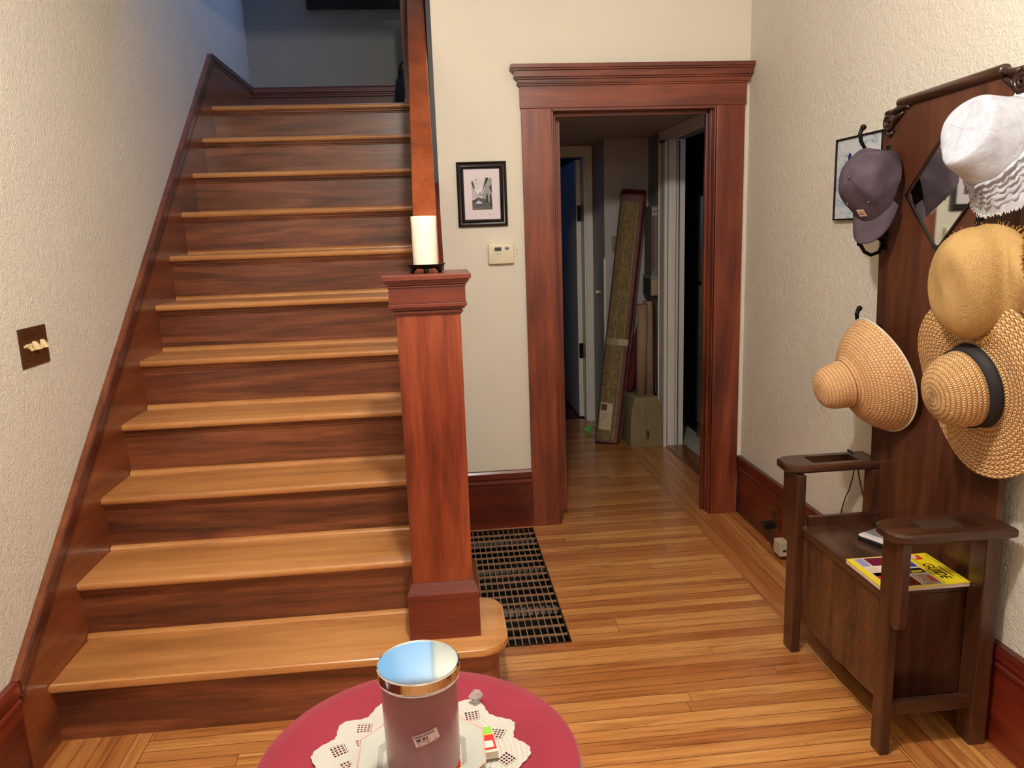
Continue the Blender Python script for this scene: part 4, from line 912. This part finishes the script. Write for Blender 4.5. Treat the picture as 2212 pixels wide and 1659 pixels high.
# ================================================================== HALLWAY THINGS
t = NT('rug_pattern'); uvx, uvy, _ = t.sep(t.n('ShaderNodeUVMap').outputs[0])   # u across (0 left .. 1 border), v metres along
wv = t.math('SINE', t.math('MULTIPLY', uvy, 900.0)); n_ = t.noise(t.comb(t.math('MULTIPLY', uvx, 9.0), t.math('MULTIPLY', uvy, 30.0), 0.0), 1.0, 4, 0.7, 1.2)
field = t.ramp(t.math('ADD', n_, t.math('MULTIPLY', wv, 0.06)), [(0.4, srgb(104, 88, 58)), (0.6, srgb(138, 122, 84))])
cu = t.math('SUBTRACT', uvx, 0.68); cv_ = t.math('SUBTRACT', t.math('FRACT', t.math('DIVIDE', uvy, 0.19)), 0.5)
rr = t.math('SQRT', t.math('ADD', t.math('POWER', t.math('MULTIPLY', cu, 7.0), 2.0), t.math('POWER', t.math('MULTIPLY', cv_, 3.2), 2.0)))
ring = t.math('LESS_THAN', t.math('ABSOLUTE', t.math('SUBTRACT', rr, 0.72)), 0.07)
stripe = t.math('MULTIPLY', t.math('GREATER_THAN', uvx, 0.93), t.math('GREATER_THAN', t.noise(t.comb(0.0, t.math('MULTIPLY', uvy, 90.0), 0.0), 1.0, 1), 0.45))
stripe2 = t.math('MULTIPLY', t.math('LESS_THAN', t.math('ABSOLUTE', t.math('SUBTRACT', uvx, 0.47)), 0.02), t.math('GREATER_THAN', n_, 0.42))
pale = t.math('MAXIMUM', t.math('MAXIMUM', ring, stripe), stripe2)
t.base(t.mix(t.math('MULTIPLY', pale, 0.32), field, srgb(196, 178, 130)), 0.9, spec=0.15); t.bump(wv, 0.2, 0.002); M_RUG = t.m
ru = thing('rolled_patterned_rug', (1.17, 5.16, 0), 'tall rolled olive patterned rug with dark red edge leaning in the hallway', 'rug')
A0 = Vector((1.168, 5.20, 0.0)); A1 = Vector((1.418, 5.385, 1.75)); ax = (A1-A0).normalized()
wd = (Vector((0.985, -0.17, 0)) - ax*Vector((0.985, -0.17, 0)).dot(ax)).normalized(); nd_ = wd.cross(ax)  # width dir, depth dir
if nd_.y > 0: nd_ = -nd_
LN = (A1-A0).length
def rugprism(m, pts, l0, l1, uvr=None):
    A = [m.bm.verts.new(A0 + wd*a + nd_*b_ + ax*l0) for a, b_ in pts]; Bv = [m.bm.verts.new(A0 + wd*a + nd_*b_ + ax*l1) for a, b_ in pts]
    if m.uv is None: m.uv = m.bm.loops.layers.uv.new('UVMap')
    m._f(A[::-1]); m._f(Bv); n = len(pts)
    for i in range(n):
        f_ = m._f([A[i], A[(i+1) % n], Bv[(i+1) % n], Bv[i]])
        if uvr:
            for lp, (pp, l_) in zip(f_.loops, ((pts[i], l0), (pts[(i+1) % n], l0), (pts[(i+1) % n], l1), (pts[i], l1))): lp[m.uv].uv = ((pp[0]-uvr[0])/(uvr[1]-uvr[0]), l_)
    return m
rugprism(MB(), [(-0.092, -0.05), (-0.096, 0.0), (-0.088, 0.03), (-0.06, 0.048), (-0.01, 0.056), (0.030, 0.055), (0.030, -0.06)], 0.03, LN-0.09, (-0.096, 0.030)).build('rug_field', M_RUG, ru)
rugprism(MB(), [(-0.094, -0.052), (-0.098, 0.0), (-0.09, 0.027), (-0.06, 0.045), (-0.01, 0.053), (0.055, 0.050), (0.058, -0.06)], 0.012, LN-0.035).build('rug_border', plain('mauve_border', srgb(112, 84, 78), 0.9), ru)
rugprism(MB(), [(-0.09, -0.055), (-0.092, 0.0), (-0.06, 0.035), (0.068, 0.040), (0.073, 0.02), (0.072, -0.05)], 0.0, LN).build('rug_edge', plain('dark_red_pile', srgb(86, 14, 22), 0.9), ru)
rugprism(MB(), [(0.0, -0.085), (0.088, -0.085), (0.088, -0.052), (0.0, -0.052)], 0.012, LN-0.07).build('rug_backing', plain('jute_backing', srgb(122, 108, 86), 0.9), ru)
t = NT('clear_tape'); t.base(srgb(150, 138, 110), 0.12, coat=0.6)
rugprism(MB(), [(-0.0965, -0.05), (-0.0995, 0.0), (-0.0905, 0.032), (-0.061, 0.0495), (-0.01, 0.0575), (0.0585, 0.0565), (0.0605, -0.06)], 0.70, 0.745).build('clear_tape', t.m, ru, label='shiny clear tape around the rug')
lb = rugprism(MB(), [(-0.084, 0.036), (-0.06, 0.0495), (-0.01, 0.0575), (0.0, 0.0572), (0.0, 0.054), (-0.06, 0.045)], 0.10, 0.29).build('paper_label', plain('label_paper', srgb(196, 182, 152), 0.7), ru)
rugprism(MB(), [(-0.080, 0.040), (-0.060, 0.0502), (-0.040, 0.0540), (-0.040, 0.05), (-0.06, 0.045)], 0.235, 0.28).build('label_picture', plain('label_brown', srgb(98, 68, 48), 0.7), lb)
for k in range(5): rugprism(MB(), [(-0.07, 0.0456), (-0.060, 0.0504), (-0.012, 0.0580), (-0.012, 0.05), (-0.06, 0.045)], 0.125+k*0.02, 0.129+k*0.02).build('label_line', plain('label_grey_print', srgb(146, 128, 104), 0.7), lb)
# tan step bin
bn = thing('tan_plastic_case', (1.40, 5.15, 0), 'olive tan plastic case with tapered top standing on the hallway floor', 'case')
M_TAN = plain('olive_tan_plastic', srgb(138, 126, 92), 0.45)
m = MB(); P = [(1.288, 0), (1.512, 0), (1.511, 0.10), (1.508, 0.20), (1.498, 0.29), (1.482, 0.348), (1.472, 0.356), (1.326, 0.356), (1.314, 0.346), (1.298, 0.27), (1.290, 0.16)]
m.prism(P, 5.04, 5.29, 'XZ', 0.006); m.build('case_body', M_TAN, bn, autos=35)
m = MB(); m.box((1.396, 5.0375, 0.06), (1.398, 5.041, 0.352)); m.build('seam_line', plain('seam_dark', srgb(88, 78, 56), 0.6), bn)
m = MB(); m.box((1.402, 5.032, 0.062), (1.420, 5.042, 0.118), 0.003); m.build('latch', plain('brown_latch', srgb(82, 52, 40), 0.4), bn)
# small rolled mat standing on it
M_BG = plain('beige_rug_back', srgb(150, 122, 100), 0.9); M_RD = plain('maroon_pile', srgb(88, 18, 30), 0.95)
mt = thing('rolled_beige_mat', (1.42, 5.16, 0.357), 'beige backed mat with maroon pile, double rolled and standing on the tan case', 'rug')
def spiral(cx, cyy, r0, r1, a0, turns, n=46): return [(cx + (r0+(r1-r0)*k/n)*math.cos(a0+2*PI*turns*k/n), cyy + (r0+(r1-r0)*k/n)*math.sin(a0+2*PI*turns*k/n)) for k in range(n+1)]
def sheet(m, pts, z0, z1, th_, lean=(0, 0)):
    n = len(pts); V = []
    for i, (x, y) in enumerate(pts):
        dx, dy = pts[min(i+1, n-1)][0]-pts[max(i-1, 0)][0], pts[min(i+1, n-1)][1]-pts[max(i-1, 0)][1]; l_ = math.hypot(dx, dy) or 1; ox, oy = -dy/l_*th_, dx/l_*th_
        V.append([m.bm.verts.new(p) for p in ((x, y, z0), (x+lean[0], y+lean[1], z1), (x+ox+lean[0], y+oy+lean[1], z1), (x+ox, y+oy, z0))])
    for i in range(n-1):
        for a_, b_, mi in ((0, 1, 0), (1, 2, 1), (2, 3, 1), (3, 0, 0)):
            f_ = m._f([V[i][a_], V[i][b_], V[i+1][b_], V[i+1][a_]])
            if f_: f_.material_index = mi
for cx, cyy, z1, d_ in ((1.384, 5.135, 0.985, 1), (1.462, 5.185, 1.0, -1)):
    m = MB(); sheet(m, spiral(cx, cyy, 0.012, 0.045, 0.8, 2.2*d_), 0.357, z1, 0.006*d_*1.0, (0.01*d_, 0.0)); m.build('mat_roll', [M_BG, M_RD], mt, smooth=True)
# red fabric tucked behind
fd = MB(); fd.tube([(1.335, 5.235, 0.362), (1.352, 5.25, 0.47), (1.37, 5.27, 0.60), (1.40, 5.29, 0.74), (1.43, 5.31, 0.86), (1.44, 5.32, 0.93)], [0.022, 0.03, 0.026, 0.022, 0.016, 0.01], 10)
tag(fd.build('maroon_cloth', M_RD, origin=(1.335, 5.235, 0.362), smooth=True), 'maroon cloth bunched between the leaning rug and the beige mat', 'cloth')
# wall holder
wh2 = thing('wall_box', (1.52, 5.33, 1.08), 'narrow grey and tan box hung on the hallway wall right of the rug', 'wall box')
m = MB(); m.box((1.486, 5.22, 1.165), (1.54, 5.40, 1.64), 0.002); m.build('upper_panel', plain('grey_board', srgb(112, 110, 112), 0.6), wh2)
MB().box((1.49, 5.2185, 1.21), (1.505, 5.2205, 1.56)).build('red_strip', plain('dull_red_strip', srgb(112, 70, 66), 0.6), wh2)
m = MB()
for i in range(2):
    for j in range(2): m.sphere((1.4975+i*0.019, 5.2195, 1.585+j*0.032), 0.008, 8, (1, 0.15, 1.5))
m.build('diamond_trim', plain('pale_diamonds', srgb(178, 176, 172), 0.6), wh2)
m = MB(); m.box((1.478, 5.215, 1.03), (1.54, 5.41, 1.15), 0.003); m.build('lower_box', plain('dark_box_side', srgb(70, 74, 74), 0.5), wh2)
MB().box((1.482, 5.2125, 1.035), (1.538, 5.2155, 1.147)).build('box_front', plain('tan_card', srgb(168, 150, 118), 0.6), wh2)
MB().box((1.478, 5.212, 1.15), (1.54, 5.41, 1.17), 0.001).build('pale_band', plain('pale_teal_band', srgb(128, 142, 142), 0.5), wh2)
o = MB().box((1.272, 5.493, 1.33), (1.305, 5.50, 1.445), 0.002).build('switch_cover', plain('khaki_switch_cover', srgb(142, 134, 108), 0.5), origin=(1.288, 5.5, 1.33)); tag(o, 'khaki switch cover on the hallway back wall half hidden behind the rug', 'switch plate')
# green lattice ball
M_GRN = plain('green_rubber', srgb(120, 226, 100), 0.4)
m = MB(); c_ = Vector((1.085, 5.50, 0.030))
for k in range(6):
    R_ = Matrix.Rotation(k*PI/6, 3, 'Z') @ Matrix.Rotation(PI/2*0.9 if k % 2 else PI/3, 3, 'X')
    m.tube([c_ + R_ @ Vector((0.025*math.cos(a*PI/10), 0.025*math.sin(a*PI/10), 0)) for a in range(21)], 0.0035, 6)
tag(m.build('green_ball_toy', M_GRN, origin=(1.085, 5.50, 0.0), smooth=True), 'small green lattice ball toy on the floor left of the leaning rug', 'toy')
# fridge through the side doorway
fg = thing('refrigerator', (2.15, 5.5, 0), 'grey two door refrigerator edge seen through the hallway side doorway', 'refrigerator')
M_FR = plain('grey_steel_door', srgb(92, 98, 100), 0.3, 0.6)
MB().box((1.845, 5.25, 0.02), (2.5, 5.9, 1.68), 0.01).build('cabinet', plain('fridge_black', srgb(18, 20, 26), 0.4), fg)
MB().box((1.815, 5.19, 0.10), (2.5, 5.25, 1.095), 0.022).build('door', M_FR, fg, autos=40); MB().box((1.815, 5.19, 1.11), (2.5, 5.25, 1.70), 0.022).build('freezer_door', M_FR, fg, autos=40)
MB().box((1.83, 5.215, 0.0), (2.5, 5.26, 0.09), 0.004).build('kick_plate', plain('fridge_grille', srgb(70, 74, 76), 0.4), fg)
# pale blue curtain strips in the far room
m = MB()
for k in range(5): m.box((1.03+k*0.028, 6.62, 0.38), (1.041+k*0.028, 6.632, 1.12), 0.002)
o = m.build('radiator_grille', plain('blue_white_slats', srgb(120, 160, 210), 0.4), origin=(1.09, 6.62, 0.38)); tag(o, 'pale vertical slats seen in the dark blue room past the hallway', 'blind')

# ================================================================== TABLE IN FRONT
TX, TY, TZ, TR = -0.057, 0.9365, 0.80, 0.2195
tb = thing('round_side_table', (TX, TY, 0), 'small round pedestal table hidden under a crimson cloth in front of the stairs', 'table')
m = MB(); m.lathe([(0, TZ-0.022), (TR-0.012, TZ-0.022), (TR-0.006, TZ-0.012), (TR-0.012, TZ-0.003), (0, TZ-0.003)], 64, Matrix.Translation((TX, TY, 0))); m.build('tabletop', M_OAKX, tb, autos=40)
m = MB(); m.lathe([(0, 0.18), (0.03, 0.18), (0.035, 0.25), (0.02, 0.32), (0.022, 0.5), (0.032, 0.6), (0.02, 0.7), (0.05, TZ-0.022), (0, TZ-0.022)], 24, Matrix.Translation((TX, TY, 0))); m.build('pedestal', M_OAK, tb, autos=40)
for k in range(3):
    a = k*2*PI/3+0.5; m = MB(); m.tube([(TX, TY, 0.22), (TX+0.09*math.cos(a), TY+0.09*math.sin(a), 0.17), (TX+0.16*math.cos(a), TY+0.16*math.sin(a), 0.06), (TX+0.2*math.cos(a), TY+0.2*math.sin(a), 0.014)], [0.02, 0.017, 0.014, 0.014], 10); m.build('leg', M_OAK, tb, smooth=True)
t = NT('crimson_cloth'); co = t.coord(); n_ = t.noise(co, 7, 3); wv = t.math('MULTIPLY', t.math('SINE', t.math('MULTIPLY', t.sep(co)[0], 2600.0)), t.math('SINE', t.math('MULTIPLY', t.sep(co)[1], 2600.0)))
t.base(t.ramp(n_, [(0.3, srgb(118, 26, 44)), (0.7, srgb(130, 32, 53))]), 0.85, spec=0.2); t.b.inputs['Sheen Weight'].default_value = 0.15; t.bump(wv, 0.12, 0.001)
def fcl(r, z, a, t_):
    k = max(0, (TZ - z)/0.45); rr_ = r + k*0.05 + 0.028*k*math.sin(9*a+1) + 0.015*k*math.sin(5*a)
    return (rr_*math.cos(a), rr_*math.sin(a), z)
m = MB(); pr_ = [(0, TZ+0.0015)] + [(TR*k/8, TZ+0.0015) for k in range(1, 8)] + [(TR-0.004, TZ+0.0012), (TR, TZ-0.003)] + [(TR+0.0015, TZ-0.01-0.03*k) for k in range(16)]
m.lathe(pr_, 120, Matrix.Translation((TX, TY, 0)), fcl)
tag(m.build('tablecloth', t.m, origin=(TX, TY, TZ), autos=60), 'crimson cloth covering the small round table', 'tablecloth')
# lace doily
DX, DY, DZ = -0.055, 0.928, TZ+0.0026
t = NT('white_crochet'); x, y, _ = t.sep(t.coord()); th_ = t.math('ARCTAN2', y, x); r_ = t.math('SQRT', t.math('ADD', t.math('MULTIPLY', x, x), t.math('MULTIPLY', y, y)))
# diamond clusters of small square holes, repeating round the cloth
S12 = t.math('SUBTRACT', t.math('FRACT', t.math('DIVIDE', t.math('ADD', th_, 10.0), 2*PI/13)), 0.5)
lat = t.math('MULTIPLY', t.math('MULTIPLY', S12, 2*PI/13), r_); rad = t.math('SUBTRACT', r_, 0.118)
dia = t.math('LESS_THAN', t.math('ADD', t.math('ABSOLUTE', lat), t.math('ABSOLUTE', rad)), 0.0155)
dia2 = t.math('LESS_THAN', t.math('ADD', t.math('ABSOLUTE', t.math('SUBTRACT', t.math('ABSOLUTE', lat), 0.026)), t.math('ABSOLUTE', t.math('ADD', rad, 0.022))), 0.012)
reg = t.math('MAXIMUM', dia, dia2)
g1 = t.math('FRACT', t.math('DIVIDE', t.math('ADD', t.math('ADD', lat, rad), 1.0), 0.0068)); g2 = t.math('FRACT', t.math('DIVIDE', t.math('ADD', t.math('SUBTRACT', lat, rad), 1.0), 0.0068))
hole = t.math('MULTIPLY', reg, t.math('MULTIPLY', t.math('GREATER_THAN', g1, 0.36), t.math('GREATER_THAN', g2, 0.36)))
t.put(t.b.inputs['Alpha'], t.math('SUBTRACT', 1.0, hole)); t.base(srgb(180, 176, 168), 0.9, spec=0.2)
t.bump(t.math('ADD', t.noise(t.coord(), 500, 2), t.math('SINE', t.math('MULTIPLY', r_, 900.0))), 0.4, 0.002)
def fd_(r, z, a, t_):
    k = max(0, (r-0.09)/0.055); e = 0.945 + 0.045*math.cos(13*a) + 0.012*abs(math.sin(39*a))
    rr_ = r*(1-k + k*e); return (rr_*math.cos(a), rr_*math.sin(a), z + 0.0025*k*(0.5+0.5*math.sin(7*a+1)) + 0.0008*k*math.sin(19*a))
m = MB(); pr_ = [(0, 0)] + [(0.152*k/24, 0) for k in range(1, 25)]; m.lathe(pr_, 260, Matrix.Translation((DX, DY, DZ)), fd_)
tag(m.build('lace_doily', t.m, origin=(DX, DY, DZ), smooth=True), 'white crocheted lace doily with scalloped edge on the crimson cloth', 'doily')
# matchbox
mb = thing('matchbox', (0.038, 0.935, DZ+0.001), 'small red, yellow and green matchbox tucked under the right rim of the plate', 'matchbox')
Mx = Matrix.Translation((0.030, 0.942, DZ+0.0035)) @ Matrix.Rotation(math.radians(6), 4, 'Z')
m = MB(); rbox(m, (-0.019, -0.027, 0), (0.019, 0.027, 0.011), Mx, 0.0005); m.build('sleeve', plain('matchbox_card', srgb(206, 190, 172), 0.5), mb)
for a_, b_, c in (((-0.018, -0.022), (0.018, 0.009), srgb(200, 30, 30)), ((-0.018, 0.009), (0.018, 0.026), srgb(214, 206, 60)), ((0.004, 0.011), (0.018, 0.026), srgb(120, 178, 60)), ((0.003, -0.018), (0.015, -0.004), srgb(226, 196, 190))):
    m = MB(); zz = 0.0111 + (0.0002 if c[0] in (srgb(120, 178, 60)[0], srgb(226, 196, 190)[0]) else 0); rbox(m, (a_[0], a_[1], zz), (b_[0], b_[1], zz+0.0002), Mx); m.build('print_panel', plain('match_%d' % int(c[1]*999), c, 0.4), mb)
# octagonal plate
PX, PY, PZ = -0.050, 0.925, DZ+0.0015
M_PL = plain('pale_grey_porcelain', srgb(176, 178, 170), 0.15, coat=0.5, var=0.01)
pl = thing('octagonal_plate', (PX, PY, PZ), 'pale octagonal porcelain plate with thin pink rim under the glass jar', 'plate')
Rp = Matrix.Translation((PX, PY, PZ)) @ Matrix.Rotation(PI/8, 4, 'Z')
m = MB(); m.lathe([(0, 0.0015), (0.05, 0.0), (0.055, 0.001), (0.062, 0.010), (0.089, 0.0165), (0.0905, 0.0180), (0.089, 0.0185), (0.064, 0.0135), (0.057, 0.006), (0.052, 0.0045), (0, 0.0045)], 8, Rp); m.build('plate_body', M_PL, pl, autos=25)
m = MB(); m.tube([Rp @ Vector((0.0900*math.cos(k*PI/4), 0.0900*math.sin(k*PI/4), 0.0182)) for k in range(9)], 0.0011, 6); m.build('pink_rim', plain('pink_line', srgb(206, 150, 134), 0.3), pl)
# coaster / printed card in the plate
t = NT('orange_print'); n_ = t.noise(t.coord(), 55, 2, 0.5, 0.6); t.base(t.ramp(n_, [(0.3, srgb(150, 40, 20)), (0.45, srgb(222, 110, 20)), (0.6, srgb(236, 186, 40)), (0.72, srgb(120, 110, 70))], 'CONSTANT'), 0.4)
m = MB(); rbox(m, (-0.045, -0.040, 0), (0.045, 0.038, 0.0015), Matrix.Translation((-0.044, 0.905, PZ+0.0050)) @ Matrix.Rotation(0.12, 4, 'Z')); tag(m.build('printed_card', t.m, origin=(-0.044, 0.905, PZ+0.005)), 'orange and yellow printed card lying in the plate beneath the jar', 'card')
# candle jar
JX, JY, JZ = -0.047, 0.9055, PZ+0.0068
jr = thing('candle_jar', (JX, JY, JZ), 'dusty pink frosted glass candle jar with shiny metal lid on the plate', 'candle jar')
t = NT('frosted_pink_glass'); t.base(t.ramp(t.noise(t.coord(), 9, 2), [(0.3, srgb(134, 88, 90)), (0.7, srgb(152, 104, 106))]), 0.32, coat=0.3); t.b.inputs['Subsurface Weight'].default_value = 0.2; t.b.inputs['Subsurface Radius'].default_value = (0.02, 0.01, 0.01)
m = MB(); JM = Matrix.Translation((JX, JY, JZ)); m.lathe([(0, 0), (0.032, 0), (0.040, 0.003), (0.0455, 0.009), (0.0475, 0.018), (0.0492, 0.134), (0.0492, 0.138), (0.047, 0.138), (0.045, 0.02), (0, 0.012)], 72, JM); m.build('jar_glass', t.m, jr, autos=50)
t = NT('polished_lid_metal'); t.base(srgb(236, 238, 240), 0.06, 1.0); t.bump(t.noise(t.coord(), 30, 2), 0.01, 0.001)
m = MB(); m.lathe([(0, 0.1385), (0.0525, 0.1385), (0.0532, 0.140), (0.0532, 0.1525), (0.0522, 0.1545), (0.0512, 0.1542), (0.0508, 0.1536), (0, 0.1536)], 72, JM); m.build('metal_lid', t.m, jr, autos=12)
m = MB(); m.tube([JM @ Vector((0.0512*math.cos(2*PI*k/60), 0.0512*math.sin(2*PI*k/60), 0.1365)) for k in range(61)], 0.0012, 6); m.build('seal_ring', plain('white_seal', srgb(222, 206, 200), 0.4), jr, smooth=True)
def curved(m, u0, u1, v0, v1, R, rot_, c0=-PI/2+0.14, zc=0.078, n=8):
    V = []
    for i in range(n+1):
        row_ = []
        for j in (0, 1):
            u = u0+(u1-u0)*i/n; v = (v0, v1)[j]; uu = u*math.cos(rot_)-v*math.sin(rot_); vv = u*math.sin(rot_)+v*math.cos(rot_); a = c0 + uu/R
            row_.append(m.bm.verts.new(JM @ Vector((R*math.cos(a), R*math.sin(a), zc+vv))))
        V.append(row_)
    for i in range(n): m._f([V[i][0], V[i+1][0], V[i+1][1], V[i][1]])
    return m
stk = curved(MB(), -0.016, 0.016, -0.0078, 0.0078, 0.0494, 0.28).build('price_sticker', plain('pink_white_sticker', srgb(214, 186, 184), 0.5, var=0.01), jr)
for (u0, u1, v0, v1) in [(-0.014+k*0.0021, -0.0128+k*0.0021, 0.0035, 0.0068) for k in range(13)] + [(-0.013, -0.007, -0.001, 0.0022), (-0.005, -0.001, -0.001, 0.0022), (0.0, 0.002, -0.001, 0.0022), (-0.012, 0.004, -0.0032, -0.0024), (-0.012, 0.012, -0.0060, -0.0051), (0.008, 0.013, -0.002, 0.0022)]:
    pass
bars = MB()
for (u0, u1, v0, v1) in [(-0.014+k*0.0021, -0.0128+k*0.0021, 0.0035, 0.0068) for k in range(13)] + [(-0.013, -0.007, -0.001, 0.0022), (-0.005, -0.001, -0.001, 0.0022), (0.0, 0.002, -0.001, 0.0022), (-0.012, 0.004, -0.0032, -0.0024), (-0.012, 0.012, -0.0060, -0.0051)]:
    curved(bars, u0, u1, v0, v1, 0.0496, 0.28, n=2)
bars.build('sticker_print', plain('sticker_ink', srgb(70, 50, 54), 0.6), stk)
# a crumpled clear wrapper on the doily edge
t = NT('clear_wrapper'); t.base(srgb(220, 216, 214), 0.15); t.b.inputs['Transmission Weight'].default_value = 0.7
m = MB(); m.lathe([(0, -0.008), (0.007, -0.006), (0.010, 0), (0.006, 0.006), (0, 0.008)], 9, Matrix.Translation((0.030, 1.052, DZ+0.012)), lambda r, z, a, t_: (r*math.cos(a)*(1+0.4*math.sin(4*a)), r*math.sin(a)*(1+0.3*math.cos(3*a)), z))
tag(m.build('clear_wrapper', t.m, origin=(0.03, 1.052, DZ+0.003)), 'tiny crumpled clear wrapper at the far edge of the lace doily', 'wrapper')
# ceiling lamp above, out of the picture
cl = thing('ceiling_lamp', (LAMP[0], LAMP[1], CEIL), 'brass ceiling lamp holder with bare bulb above the entry', 'lamp')
m = MB(); m.lathe([(0, CEIL), (0.06, CEIL), (0.055, CEIL-0.02), (0.02, CEIL-0.035), (0.018, CEIL-0.07), (0, CEIL-0.07)], 24, Matrix.Translation((LAMP[0], LAMP[1], 0))); m.build('lamp_holder', plain('aged_brass', srgb(130, 96, 50), 0.35, 0.8), cl, autos=40)
